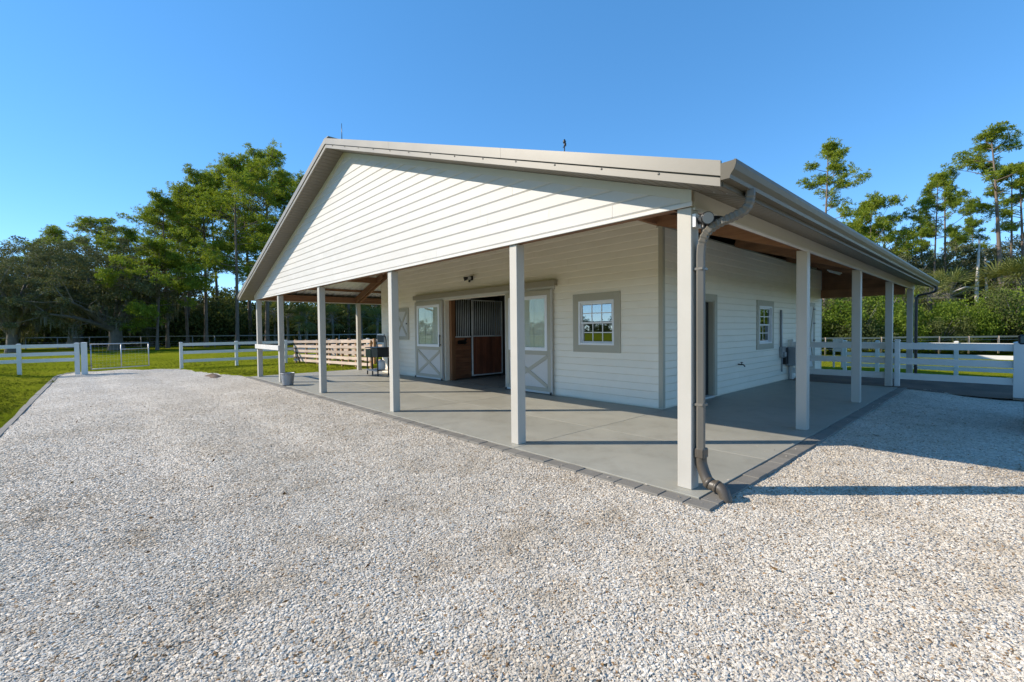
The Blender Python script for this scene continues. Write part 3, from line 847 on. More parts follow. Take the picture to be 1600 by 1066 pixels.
# roof sheets: corrugated, seen from below
def roof_sheet(side, v0, v1):
    f = (lambda q: q) if side == 0 else (lambda q: UL - q)
    V_, F_ = [], []
    n = int((v1 - v0) / 0.23)
    prof = [(0, 0), (0.60, 0), (0.70, 0.026), (0.88, 0.026)]
    sec = []
    for i in range(n):
        for t, h in prof: sec.append((v0 + (i + t) * (v1 - v0) / n, h))
    sec.append((v1, 0))
    for vv, h in sec:
        for uu in (UE - 0.02, UC):
            V_.append(W(f(uu), vv, roof_z(uu) - 0.045 + h))
    for i in range(len(sec) - 1): F_.append((2 * i, 2 * i + 1, 2 * i + 3, 2 * i + 2))
    return mk('roof_sheet', V_, F_, M['galv_roof'], barn)
for side in (0, 1):
    for k in range(4):
        a = VF + 0.03 + (VBK - VF - 0.06) * k / 4; b = VF + 0.03 + (VBK - VF - 0.06) * (k + 1) / 4
        roof_sheet(side, a, b)
bar('ridge_cap', W(UC, VF - 0.01, roof_z(UC) + 0.012), W(UC, VBK, roof_z(UC) + 0.012), 0.28, 0.02, M['flash'], barn)

# rake flashing: upper face strip with a lower fascia strip and a shadow gap
def rake_strip(name, v0, v1, top, bot, mat, side, ua=UE - 0.02, ub=UC):
    f = (lambda q: q) if side == 0 else (lambda q: UL - q)
    pts = [(ua, top), (ub, top), (ub, bot), (ua, bot)]
    V_ = [W(f(p), v0, roof_z(p) + o) for p, o in pts] + [W(f(p), v1, roof_z(p) + o) for p, o in pts]
    bm = bmesh.new(); bv = [bm.verts.new(p) for p in V_]
    for q in ((0, 1, 2, 3), (7, 6, 5, 4), (0, 4, 5, 1), (1, 5, 6, 2), (2, 6, 7, 3), (3, 7, 4, 0)): bm.faces.new([bv[i] for i in q])
    return finish(bm, name, mat, barn)
for side in (0, 1):
    joints = [UE - 0.02, 2.35, 5.4, UC]
    for k in range(3):
        g = 0.0015
        rake_strip('rake_flashing', VF - 0.03, VF - 0.004, 0.012, -0.118, M['flash'], side, joints[k] + (g if k else 0), joints[k + 1] - (g if k < 2 else 0))
    rake_strip('rake_fascia', VF - 0.012, VF + 0.015, -0.132, -0.205, M['flash'], side, UE - 0.01, UC)
    rake_strip('rake_drip', VF - 0.0035, VF + 0.012, -0.04, -0.133, M['bronze'], side, UE - 0.01, UC)
    rake_strip('rake_flashing', VBK - 0.01, VBK + 0.02, 0.012, -0.20, M['flash'], side)
    f = (lambda q: q) if side == 0 else (lambda q: UL - q)
    for k in range(13):
        uu = 0.1 + k * 0.66
        box('screw', f(uu) - 0.008, f(uu) + 0.008, VF - 0.022, VF - 0.0125, roof_z(uu) - 0.151, roof_z(uu) - 0.137, M['bronze_pipe'], barn)

# eave board behind the gutter, gutter with K profile, strap
def gutter(side):
    f = (lambda q: q) if side == 0 else (lambda q: UL - q)
    box('eave_board', f(UE - 0.004), f(UE - 0.022), VF + 0.016, VBK - 0.02, 2.865, 3.04, M['bronze'], barn)
    o = UE - 0.023
    prof = [(o, 3.045), (o, 2.905), (o - 0.075, 2.905), (o - 0.083, 2.935), (o - 0.112, 2.975), (o - 0.128, 3.02), (o - 0.128, 3.052), (o - 0.112, 3.056),
            (o - 0.110, 3.048), (o - 0.121, 3.045), (o - 0.121, 3.021), (o - 0.106, 2.981), (o - 0.077, 2.941), (o - 0.070, 2.912), (o - 0.006, 2.912), (o - 0.006, 3.045)]
    n = len(prof)
    a, b = VF - 0.035, VBK + 0.02
    V_ = [W(f(p), a, z_) for p, z_ in prof] + [W(f(p), b, z_) for p, z_ in prof]
    F_ = [(i, (i + 1) % n, (i + 1) % n + n, i + n) for i in range(n)] + [tuple(range(n)), tuple(range(2 * n - 1, n - 1, -1))]
    bm = bmesh.new(); bv = [bm.verts.new(p) for p in V_]
    for q in F_: bm.faces.new([bv[i] for i in q])
    finish(bm, 'gutter', M['bronze'], barn)
    for vv in (a, b - 0.003):     # end caps
        pr = [(o, 3.045), (o, 2.905), (o - 0.075, 2.905), (o - 0.083, 2.935), (o - 0.112, 2.975), (o - 0.128, 3.02), (o - 0.128, 3.050)]
        m = len(pr)
        V2 = [W(f(p), vv - 0.003, z_) for p, z_ in pr] + [W(f(p), vv + 0.004, z_) for p, z_ in pr]
        bm = bmesh.new(); bv = [bm.verts.new(p) for p in V2]
        for q in [tuple(range(m)), tuple(range(2 * m - 1, m - 1, -1))] + [(i, i + m, (i + 1) % m + m, (i + 1) % m) for i in range(m)]: bm.faces.new([bv[i] for i in q])
        finish(bm, 'gutter_cap', M['bronze'], barn)
gutter(0); gutter(1)

def downspout(pts, mat, w=0.085, d=0.062, ribs=True, drain=None, side=-1):
    """rectangular pipe swept along pts (u,v,z), pleated on its bends"""
    p = curve_pts(pts, 9)
    # resample
    seg = np.linalg.norm(np.diff(p, axis=0), axis=1); L_ = np.concatenate([[0], np.cumsum(seg)])
    n = int(L_[-1] / 0.012)
    t = np.linspace(0, L_[-1], n)
    q = np.stack([np.interp(t, L_, p[:, k]) for k in range(3)], 1)
    V_, F_ = [], []
    tan = np.gradient(q, axis=0); tan /= np.linalg.norm(tan, axis=1)[:, None]
    for i in range(n):
        T = tan[i]
        side_v = np.array([0.35, 0.94, 0]); side_v = side_v - T * (side_v @ T); side_v /= np.linalg.norm(side_v)
        nrm = np.cross(T, side_v)
        bend = 1.0 if abs(T[2]) < 0.985 else 0.0
        k = 1.0 - (0.13 if ((i // 2) % 2 and bend) else 0.0)
        c = 0.012
        for a, b in ((-w / 2 + c, -d / 2), (w / 2 - c, -d / 2), (w / 2, -d / 2 + c), (w / 2, d / 2 - c), (w / 2 - c, d / 2), (-w / 2 + c, d / 2), (-w / 2, d / 2 - c), (-w / 2, -d / 2 + c)):
            x = q[i] + side_v * a * k + nrm * b * k
            V_.append(W(*x))
    for i in range(n - 1):
        for j in range(8):
            F_.append((i * 8 + j, i * 8 + (j + 1) % 8, (i + 1) * 8 + (j + 1) % 8, (i + 1) * 8 + j))
    F_.append(tuple(range(8))); F_.append(tuple(range((n - 1) * 8, n * 8)))
    bm = bmesh.new(); bv = [bm.verts.new(x) for x in V_]
    for f in F_: bm.faces.new([bv[i] for i in f])
    return finish(bm, 'downspout', mat, barn)

du0, dv0 = -0.056, 0.085
downspout([(-0.545, 0.03, 2.91), (-0.545, 0.03, 2.83), (-0.50, 0.035, 2.745), (-0.38, 0.05, 2.70), (-0.22, 0.07, 2.66), (-0.115, 0.08, 2.595), (du0 - 0.012, dv0, 2.49), (du0, dv0, 2.37), (du0, dv0, 2.2), (du0, dv0, 0.9), (du0, dv0, 0.37)], M['bronze_pipe'], 0.105, 0.078)
for zz in (2.23, 0.86):
    bm = bmesh.new(); bm_box(bm, du0 - 0.046, du0 + 0.055, dv0 - 0.058, dv0 + 0.058, zz, zz + 0.028, 0.004); finish(bm, 'strap', M['bronze_pipe'], barn)
# round drain adaptor and elbow at the foot
bm = bmesh.new(); bm_box(bm, du0 - 0.052, du0 + 0.050, dv0 - 0.058, dv0 + 0.058, 0.33, 0.43, 0.01); finish(bm, 'drain_collar', M['pvc'], barn)
tube('drain_pipe', [W(*p) for p in curve_pts([(du0, dv0, 0.36), (du0 - 0.005, dv0, 0.27), (du0 - 0.05, dv0 - 0.01, 0.16), (-0.16, 0.055, 0.095), (-0.24, 0.04, 0.085), (-0.30, 0.03, 0.06), (-0.335, 0.02, -0.02), (-0.34, 0.02, -0.07)], 6)],
     0.056, M['pvc'], barn, 16)
tube('drain_collar', [W(-0.135, 0.062, 0.108), W(-0.175, 0.052, 0.09)], 0.063, M['pvc'], barn, 16)
tube('drain_collar', [W(-0.225, 0.042, 0.088), W(-0.255, 0.038, 0.082)], 0.063, M['pvc'], barn, 16)
# far right downspout and the one at the left corner
downspout([(-0.545, 15.58, 2.91), (-0.545, 15.58, 2.83), (-0.52, 15.58, 2.76), (-0.38, 15.60, 2.70), (-0.16, 15.63, 2.66), (-0.085, 15.67, 2.60), (-0.06, 15.66, 2.52), (-0.06, 15.66, 2.4), (-0.06, 15.66, 0.05)], M['black'], 0.10, 0.07)
downspout([(UL + 0.545, 0.30, 2.91), (UL + 0.545, 0.30, 2.84), (UL + 0.50, 0.28, 2.77), (UL + 0.30, 0.22, 2.70), (UL + 0.10, 0.12, 2.62), (UL + 0.05, 0.10, 2.53), (UL + 0.05, 0.10, 2.4), (UL + 0.05, 0.10, 0.02)], M['white'])

# --- timber roof frame over the porch: rafters across, purlins along
for side in (0, 1):
    f = (lambda q: q) if side == 0 else (lambda q: UL - q)
    vv_list = (3.87, 7.67, 11.59) if side == 0 else (3.85, 7.67, 11.59)
    for vv in vv_list:
        for dv in (-0.022, PW - 0.02):
            a = (0.11, roof_z(0.11) - 0.27); b = (2.58, roof_z(2.58) - 0.27)
            bar('rafter', W(f(a[0]), vv + dv, a[1]), W(f(b[0]), vv + dv, b[1]), 0.040, 0.235, M['wood_x'], barn)
    for k in range(13):
        uu = 0.62 + k * 0.93
        if uu > UC - 0.3: break
        zc = roof_z(uu) - 0.10
        v_end = VB - 0.034 if uu < 2.5 else 4.0
        bar('purlin', W(f(uu), 0.024, zc), W(f(uu), v_end, zc), 0.040, 0.090, M['wood_y'], barn)
for uu in (2.62, 5.2, 7.2, 9.7, 11.7, 14.75):
    zt = min(roof_z(uu) - 0.28, roof_z(UL - uu) - 0.28)
    a = (uu, zt)
    bar('truss_beam', W(uu, 0.024, zt), W(uu, 4.0, zt), 0.08, 0.22, M['wood_y'], barn)

# --- enclosed walls
WU0, WU1, WV0, WV1 = 2.60, 14.84, 4.06, 15.56
FZ = 4.0
def wall_cells(name, s_rng, z_rng, holes, face, back, along, mat):
    ss = sorted(set([s_rng[0], s_rng[1]] + [h[0] for h in holes] + [h[1] for h in holes]))
    zs = sorted(set([z_rng[0], z_rng[1]] + [h[2] for h in holes] + [h[3] for h in holes]))
    bm = bmesh.new()
    def P_(s, d, z): return W(s, d, z) if along == 'u' else W(d, s, z)
    solid = lambda i, j: 0 <= i < len(ss) - 1 and 0 <= j < len(zs) - 1 and not any(h[0] <= (ss[i] + ss[i + 1]) / 2 <= h[1] and h[2] <= (zs[j] + zs[j + 1]) / 2 <= h[3] for h in holes)
    def quad(*p): bm.faces.new([bm.verts.new(x) for x in p])
    for i in range(len(ss) - 1):
        for j in range(len(zs) - 1):
            if not solid(i, j): continue
            a, b, c, d = ss[i], ss[i + 1], zs[j], zs[j + 1]
            quad(P_(a, face, c), P_(b, face, c), P_(b, face, d), P_(a, face, d))
            quad(P_(a, back, c), P_(a, back, d), P_(b, back, d), P_(b, back, c))
            if not solid(i - 1, j): quad(P_(a, face, c), P_(a, face, d), P_(a, back, d), P_(a, back, c))
            if not solid(i + 1, j): quad(P_(b, face, c), P_(b, back, c), P_(b, back, d), P_(b, face, d))
            if not solid(i, j - 1): quad(P_(a, face, c), P_(a, back, c), P_(b, back, c), P_(b, face, c))
            if not solid(i, j + 1): quad(P_(a, face, d), P_(b, face, d), P_(b, back, d), P_(a, back, d))
    bmesh.ops.remove_doubles(bm, verts=bm.verts, dist=1e-5)
    return finish(bm, name, mat, barn)

def side_boards(s_rng, z_rng, holes, face, sign, along, joints):
    z = z_rng[0]
    while z < z_rng[1] - 0.02:
        z1 = z + EXP - 0.0006; zt = min(z1, z_rng[1])
        # split the course at hole edges
        cuts = sorted(set([s_rng[0], s_rng[1]] + [x for h in holes for x in h[:2] if s_rng[0] < x < s_rng[1]]))
        pieces = []
        for a, b in zip(cuts[:-1], cuts[1:]):
            lo, hi = z, zt
            skip = False
            for h in holes:
                if h[0] <= (a + b) / 2 <= h[1]:
                    if h[2] <= lo and h[3] >= hi: skip = True
                    elif h[2] <= lo < h[3]: lo = h[3]
                    elif lo < h[2] < hi: hi = h[2]
            if skip or hi - lo < 0.015: continue
            if pieces and abs(pieces[-1][1] - a) < 1e-6 and pieces[-1][2] == lo and pieces[-1][3] == hi: pieces[-1][1] = b
            else: pieces.append([a, b, lo, hi])
        for a, b, lo, hi in pieces:
            js = [a]
            j = a + rnd.uniform(1.2, 3.6)
            while joints and j < b - 0.6: js.append(j); j += 3.66
            js.append(b)
            for p, q in zip(js[:-1], js[1:]):
                clip_board('siding_board', [(p + 0.0012, lo), (q - 0.0012, lo), (q - 0.0012, hi), (p + 0.0012, hi)], face, sign, z, z1, M['siding'], along)
        z += EXP

# openings: (s0, s1, z0, z1)
OP = (7.22, 10.36, 0.0, 2.64)               # aisle opening
WIN = (3.72, 4.77, 1.26, 2.33)              # front window
front_holes = [OP, WIN]
wall_cells('wall', (WU0, WU1), (-0.01, FZ), front_holes, WV0, WV0 + 0.14, 'u', M['siding'])
side_boards((WU0 + 0.075, WU1 - 0.02), (0.01, FZ), [OP, WIN], WV0 - 0.0005, -1, 'u', True)
DOORH = (5.05, 6.40, 0.02, 2.30)
SWIN = (9.24, 10.29, 1.16, 2.28)
side_holes = [DOORH, SWIN]
wall_cells('wall', (WV0 + 0.141, WV1), (-0.01, 3.70), side_holes, WU0, WU0 + 0.14, 'v', M['siding'])
side_boards((WV0 + 0.075, WV1 - 0.02), (0.01, 3.70), side_holes, WU0 + 0.0005, -1, 'v', True)
wall_cells('wall', (WV0 + 0.141, WV1), (-0.01, 3.70), [], WU1, WU1 - 0.14, 'v', M['siding'])
wall_cells('wall', (WU0 + 0.141, WU1 - 0.141), (-0.01, FZ), [], WV1, WV1 - 0.14, 'u', M['siding'])
# upper front wall and ceiling of the enclosed part keep the loft dark
pts = [(WU0, FZ + 0.002), (WU1, FZ + 0.002), (WU1, roof_z(WU1) - 0.05), (UC, roof_z(UC) - 0.05), (WU0, roof_z(WU0) - 0.05)]
mk('upper_wall', [W(s, WV0, z_) for s, z_ in pts] + [W(s, WV0 + 0.14, z_) for s, z_ in pts],
   [(4, 3, 2, 1, 0), (5, 6, 7, 8, 9)] + [(i, (i + 1) % 5, (i + 1) % 5 + 5, i + 5) for i in range(5)], M['siding'], barn)
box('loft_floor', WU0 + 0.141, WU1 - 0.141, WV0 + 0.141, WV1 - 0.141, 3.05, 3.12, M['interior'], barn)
# top plate band closing the side walls
box('wall_cap', WU0 - 0.02, WU0 + 0.12, WV0 - 0.02, WV1, 3.7005, 3.73, M['taupe'], barn)
box('corner_board', WU0 - 0.022, WU0 + 0.075, WV0 - 0.022, WV0 - 0.0008, 0.012, 3.99, M['taupe'], barn, 0.003)
box('corner_board', WU0 - 0.022, WU0 - 0.0008, WV0 - 0.0004, WV0 + 0.075, 0.012, 3.699, M['taupe'], barn, 0.003)
box('corner_board', WU0 - 0.022, WU0 - 0.0008, WV1 - 0.075, WV1, 0.012, 3.69, M['white'], barn, 0.003)
box('corner_board', WU1 - 0.075, WU1 + 0.022, WV0 - 0.022, WV0 - 0.0008, 0.012, 3.99, M['siding'], barn, 0.003)

def frame_bm(bm, along, s0, s1, z0, z1, d0, d1, w, wb=None, wt=None):
    wb = w if wb is None else wb; wt = w if wt is None else wt
    def bx(a, b, c, d):
        if along == 'u': bm_box(bm, a, b, d0, d1, c, d, 0.002)
        else: bm_box(bm, d0, d1, a, b, c, d, 0.002)
    bx(s0, s0 + w, z0, z1); bx(s1 - w, s1, z0, z1)
    bx(s0 + w + 0.0005, s1 - w - 0.0005, z0, z0 + wb); bx(s0 + w + 0.0005, s1 - w - 0.0005, z1 - wt, z1)

def bxa(name, along, s0, s1, z0, z1, d0, d1, mat, parent, bev=0.0):
    if along == 'u': return box(name, s0, s1, d0, d1, z0, z1, mat, parent, bev)
    return box(name, d0, d1, s0, s1, z0, z1, mat, parent, bev)

def sash_window(along, face, s0, s1, z0, z1, cols, trim):
    """face: wall plane, outward is the negative axis"""
    bm = bmesh.new(); frame_bm(bm, along, s0 - trim, s1 + trim, z0 - trim, z1 + trim, face - 0.024, face - 0.0002, trim + 0.012)
    win = finish(bm, 'window', M['taupe'], barn)
    bm = bmesh.new(); frame_bm(bm, along, s0 + 0.013, s1 - 0.013, z0 + 0.013, z1 - 0.013, face - 0.030, face + 0.09, 0.045)
    finish(bm, 'frame', M['white_plastic'], win)
    a, b = s0 + 0.0585, s1 - 0.0585; c, d = z0 + 0.0585, z1 - 0.0585; mid = (c + d) / 2
    for k, (zz0, zz1, dep) in enumerate(((c, mid + 0.02, 0.05), (mid - 0.02, d, 0.015))):
        bm = bmesh.new(); frame_bm(bm, along, a, b, zz0, zz1, face + dep, face + dep + 0.03, 0.04)
        finish(bm, 'sash', M['white_plastic'], win)
        ga, gb, gc, gd = a + 0.0402, b - 0.0402, zz0 + 0.0402, zz1 - 0.0402
        pw, ph = (gb - ga) / cols, (gd - gc) / 2
        for i in range(1, cols):
            x = ga + i * pw; bxa('muntin', along, x - 0.010, x + 0.010, gc, gd, face + dep + 0.004, face + dep + 0.022, M['white_plastic'], win)
        bm = bmesh.new()
        for i in range(cols):
            xa, xb = ga + i * pw + 0.0105, ga + (i + 1) * pw - 0.0105
            if along == 'u': bm_box(bm, xa, xb, face + dep + 0.004, face + dep + 0.022, (gc + gd) / 2 - 0.010, (gc + gd) / 2 + 0.010)
            else: bm_box(bm, face + dep + 0.004, face + dep + 0.022, xa, xb, (gc + gd) / 2 - 0.010, (gc + gd) / 2 + 0.010)
        finish(bm, 'muntin', M['white_plastic'], win)
        for i in range(cols):
            for j in range(2):
                bxa('pane', along, ga + i * pw + 0.0106, ga + (i + 1) * pw - 0.0106, gc + j * ph + 0.0106, gc + (j + 1) * ph - 0.0106, face + dep + 0.012, face + dep + 0.014, M['glass'], win)
    return win
sash_window('u', WV0 - 0.014, 3.735, 4.76, 1.27, 2.32, 3, 0.155)
sash_window('v', WU0 - 0.014, 9.25, 10.28, 1.17, 2.27, 2, 0.145)

# side entrance: trim, jamb, dark glazed leaf, threshold
bm = bmesh.new()
for (a, b, c, d) in ((4.90, 5.06, 0.03, 2.44), (6.39, 6.55, 0.03, 2.44), (5.0605, 6.3895, 2.29, 2.44)):
    bm_box(bm, WU0 - 0.040, WU0 - 0.0165, a, b, c, d, 0.003)
dframe = finish(bm, 'side_door', M['taupe'], barn)
bm = bmesh.new()
for (a, b, c, d) in ((5.062, 5.09, 0.035, 2.288), (6.36, 6.388, 0.035, 2.288), (5.0905, 6.3595, 2.26, 2.288)):
    bm_box(bm, WU0 - 0.016, WU0 + 0.15, a, b, c, d, 0.002)
finish(bm, 'jamb', M['taupe'], dframe)
box('threshold', WU0 - 0.06, WU0 + 0.12, 5.091, 6.359, 0.004, 0.05, M['white'], dframe, 0.004)
box('door_leaf', WU0 + 0.09, WU0 + 0.13, 5.092, 6.358, 0.055, 2.258, M['black'], dframe, 0.003)

# sliding door track cover, track board
hdr = box('track_cover', 5.42, 12.18, WV0 - 0.155, WV0 - 0.018, 2.735, 2.88, M['tan'], barn, 0.004)
pr = [(WV0 - 0.157, 2.735), (WV0 - 0.157, 2.86), (WV0 - 0.018, 2.93), (WV0 - 0.018, 2.9)]
box('track_board', 5.50, 12.12, WV0 - 0.06, WV0 - 0.018, 2.655, 2.7345, M['white'], barn)
def sliding_door(s0, s1, handle_side):
    z0, z1 = 0.03, 2.655
    f0, f1 = WV0 - 0.115, WV0 - 0.065
    bm = bmesh.new(); frame_bm(bm, 'u', s0, s1, z0, z1, f0, f1, 0.12, 0.14, 0.13)
    bm_box(bm, s0 + 0.121, s1 - 0.121, f0, f1, 1.00, 1.11, 0.002)
    d = finish(bm, 'sliding_door', M['taupe'], barn)
    # white edge strips
    for a, b in ((s0 - 0.022, s0 - 0.0005), (s1 + 0.0005, s1 + 0.022)):
        box('edge_strip', a, b, f0 - 0.006, f1 + 0.004, z0 - 0.005, z1, M['white'], d, 0.002)
    box('edge_strip', s0, s1, f0 - 0.008, f0 - 0.001, z0 - 0.004, z0 + 0.05, M['white'], d)
    # lower panel with cross
    a, b = s0 + 0.121, s1 - 0.121
    box('panel', a, b, f0 + 0.022, f1 - 0.004, 0.1705, 0.9995, M['white'], d)
    th = 0.09
    for sgn in (0, 1):
        p0, p1 = ((a + 0.015, 0.20), (b - 0.015, 0.97)) if sgn == 0 else ((a + 0.015, 0.97), (b - 0.015, 0.20))
        bar('brace', W(p0[0], f0 + 0.012 + 0.003 * sgn, p0[1]), W(p1[0], f0 + 0.012 + 0.003 * sgn, p1[1]), 0.018, th, M['taupe'], d)
    # glazed upper part
    bm = bmesh.new(); frame_bm(bm, 'u', a + 0.0005, b - 0.0005, 1.1105, z1 - 0.1305, f0 - 0.012, f1 - 0.01, 0.085)
    finish(bm, 'glazing_frame', M['white_plastic'], d)
    ga, gb, gc, gd = a + 0.087, b - 0.087, 1.197, z1 - 0.217
    cols, rows = 3, 4
    pw, ph = (gb - ga) / cols, (gd - gc) / rows
    for i in range(1, cols): box('muntin', ga + i * pw - 0.009, ga + i * pw + 0.009, f0 + 0.013, f0 + 0.021, gc, gd, M['white_plastic'], d)
    for j in range(1, rows): box('muntin', ga, gb, f0 + 0.0215, f0 + 0.027, gc + j * ph - 0.009, gc + j * ph + 0.009, M['white_plastic'], d)
    for i in range(cols):
        for j in range(rows):
            box('pane', ga + i * pw + 0.0006, ga + (i + 1) * pw - 0.0006, f0 + 0.008, f0 + 0.011, gc + j * ph + 0.0006, gc + (j + 1) * ph - 0.0006, M['door_glass'], d)
    n_ = 41; cv = []
    for k in range(n_):
        x_ = ga + (gb - ga) * k / (n_ - 1); dp_ = f1 - 0.012 + 0.006 * math.sin(k * 1.57 + s0)
        cv += [W(x_, dp_, gc), W(x_, dp_, gd)]
    mk('curtain', cv, [(2 * k, 2 * k + 2, 2 * k + 3, 2 * k + 1) for k in range(n_ - 1)], M['curtain'], d, True)
    if handle_side is not None:
        hs = s0 + 0.06 if handle_side == 0 else s1 - 0.06
        hb = box('handle', hs - 0.018, hs + 0.018, f0 - 0.055, f0 - 0.035, 1.12, 1.52, M['black_metal'], d, 0.006)
        for zz in (1.17, 1.46): box('handle_lug', hs - 0.014, hs + 0.014, f0 - 0.0345, f0 - 0.0005, zz, zz + 0.03, M['black_metal'], d)
    for a_ in (s0 - 0.03, s1 - 0.03): box('floor_guide', a_, a_ + 0.06, f0 - 0.03, f0 - 0.009, 0.004, 0.075, M['black_metal'], d, 0.004)
    return d
sliding_door(10.44, 12.10, 0)
sliding_door(5.57, 7.26, None)

# shuttered stall window, left of the doors
def shutter(along, face, s0, s1, z0, z1, name='shutter_window'):
    bm = bmesh.new(); frame_bm(bm, along, s0, s1, z0, z1, face - 0.045, face - 0.0165, 0.13)
    w = finish(bm, name, M['taupe'], barn)
    a, b, c, d = s0 + 0.131, s1 - 0.131, z0 + 0.131, z1 - 0.131
    bxa('panel', along, a, b, c, d, face - 0.034, face - 0.017, M['white'], w)
    for sgn in (0, 1):
        p0, p1 = ((a + 0.02, c + 0.03), (b - 0.02, d - 0.03)) if sgn == 0 else ((a + 0.02, d - 0.03), (b - 0.02, c + 0.03))
        dd = face - 0.041 - 0.003 * sgn
        A = W(p0[0], dd, p0[1]) if along == 'u' else W(dd, p0[0], p0[1]); B = W(p1[0], dd, p1[1]) if along == 'u' else W(dd, p1[0], p1[1])
        up = (0, 0, 1)
        bar('brace', A, B, 0.016, 0.085, M['taupe'], w, up)
    bxa('latch', along, s0 + 0.10, s0 + 0.17, (z0 + z1) / 2 - 0.02, (z0 + z1) / 2 + 0.03, face - 0.065, face - 0.0455, M['black_metal'], w, 0.004)
    return w
shutter('u', WV0, 12.70, 13.72, 1.33, 2.50)
sd_ = shutter('v', WU0, 13.55, 14.62, 0.12, 2.50, 'dutch_door')
for zz in (0.45, 1.15, 1.75, 2.25): box('hinge', WU0 - 0.062, WU0 - 0.0455, 14.42, 14.60, zz, zz + 0.05, M['black_metal'], sd_)

# --- interior: aisle walls, stall front
AU = 10.30
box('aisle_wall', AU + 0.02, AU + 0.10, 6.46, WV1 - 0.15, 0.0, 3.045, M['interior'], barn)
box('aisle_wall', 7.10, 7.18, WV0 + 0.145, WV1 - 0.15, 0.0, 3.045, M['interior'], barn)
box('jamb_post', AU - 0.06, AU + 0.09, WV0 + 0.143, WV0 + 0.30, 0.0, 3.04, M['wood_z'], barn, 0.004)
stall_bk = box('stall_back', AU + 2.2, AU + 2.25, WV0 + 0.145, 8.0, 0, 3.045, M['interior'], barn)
# fixed stall panel: level boards then bars
z = 0.03; k = 0
while z < 1.40:
    box('stall_board', AU + 0.02, AU + 0.06, WV0 + 0.302, 5.05, z, z + 0.134, M['stall_y'], barn, 0.004); z += 0.138
box('stall_rail', AU + 0.005, AU + 0.07, WV0 + 0.303, 5.06, 1.415, 1.455, M['bars'], barn)
box('stall_rail', AU + 0.005, AU + 0.07, WV0 + 0.303, 5.06, 2.70, 2.74, M['bars'], barn)
def bars_row(parent, va, vb, n, uu, z0, z1):
    for i in range(n):
        v_ = va + (vb - va) * (i + 0.5) / n
        tube('bar', [W(uu, v_, z0), W(uu, v_, z1)], 0.0115, M['bars'], parent, 6)
bars_row(barn, WV0 + 0.31, 5.05, 9, AU + 0.04, 1.455, 2.70)
sdoor = box('stall_door', AU - 0.055, AU - 0.02, 5.06, 6.44, 0.085, 0.125, M['bars'], barn)
box('door_rail', AU - 0.055, AU - 0.02, 5.06, 6.44, 1.43, 1.47, M['bars'], sdoor)
box('door_rail', AU - 0.055, AU - 0.02, 5.06, 6.44, 2.66, 2.70, M['bars'], sdoor)
for a in (5.06, 6.40): box('door_stile', AU - 0.056, AU - 0.019, a, a + 0.04, 0.126, 2.659, M['bars'], sdoor)
for i in range(9):
    a = 5.103 + i * 0.1438
    box('door_board', AU - 0.048, AU - 0.026, a, a + 0.141, 0.1265, 1.429, M['stall_z'], sdoor, 0.003)
bars_row(sdoor, 5.11, 6.39, 15, AU - 0.037, 1.471, 2.659)
# small dark running-horse cutout on the stall boards
horse = [(0, 0.0), (0.03, 0.05), (0.0, 0.10), (0.05, 0.12), (0.10, 0.105), (0.22, 0.11), (0.27, 0.125), (0.31, 0.19), (0.34, 0.19), (0.39, 0.145), (0.375, 0.125), (0.335, 0.135), (0.32, 0.09),
         (0.37, 0.06), (0.41, 0.03), (0.395, 0.02), (0.34, 0.045), (0.29, 0.045), (0.30, 0.0), (0.27, -0.03), (0.26, 0.0), (0.25, 0.045), (0.14, 0.05), (0.10, 0.02), (0.05, -0.02), (0.04, -0.005), (0.08, 0.04), (0.06, 0.07)]
n = len(horse)
V_ = [W(AU + 0.012, 4.50 + a, 1.20 + b) for a, b in horse] + [W(AU + 0.0195, 4.50 + a, 1.20 + b) for a, b in horse]
bm = bmesh.new(); bv = [bm.verts.new(p) for p in V_]
fa = bm.faces.new(bv[:n]); fb = bm.faces.new(bv[:n - 1:-1])
for i in range(n): bm.faces.new((bv[i], bv[i + n], bv[(i + 1) % n + n], bv[(i + 1) % n]))
bmesh.ops.triangulate(bm, faces=[fa, fb])
finish(bm, 'horse_cutout', M['black_metal'], barn)

# ------------------------------------------------------------------ fittings on the barn
def floodlight(name, base, axis_v, label, heads, plate):
    t = empty(name, base, label, 'floodlight')
    b = Vector(base)
    ax = Vector(axis_v)
    side = Vector((0, 0, 1)).cross(ax).normalized()
    bm = bmesh.new(); bm_bar(bm, b, b + ax * 0.035, 0.13, 0.13); finish(bm, 'mount', M[plate], t)
    tube('hub', [b + ax * 0.035, b + ax * 0.11], 0.034, M['black'], t, 12)
    for sgn in heads:
        h0 = b + ax * 0.09 + side * (0.05 * sgn) + Vector((0, 0, 0.01))
        dr = (ax * 0.75 + side * (0.65 * sgn) + Vector((0, 0, -0.22))).normalized()
        hd = tube('lamp_head', [h0 - dr * 0.02, h0 + dr * 0.03, h0 + dr * 0.10, h0 + dr * 0.14], [0.03, 0.045, 0.058, 0.062], M['black'], t, 14)
        tube('lens', [h0 + dr * 0.139, h0 + dr * 0.146], 0.054, M['lens'], t, 14)
    tube('sensor', [b + ax * 0.085 + Vector((0, 0, -0.03)), b + ax * 0.10 + Vector((0, 0, -0.12))], [0.026, 0.034], M['black'], t, 10)
    return t
floodlight('floodlight', W(8.9, WV0 - 0.016, 3.235), (0, -1, 0), 'black twin-head security light above the open sliding doors', (-1, 1), 'black')
floodlight('floodlight', W(-0.001, 0.077, 2.73), (1, 0, 0), 'twin-head floodlight on a white plate atop the nearest corner post', (-1, 1), 'white_plastic')

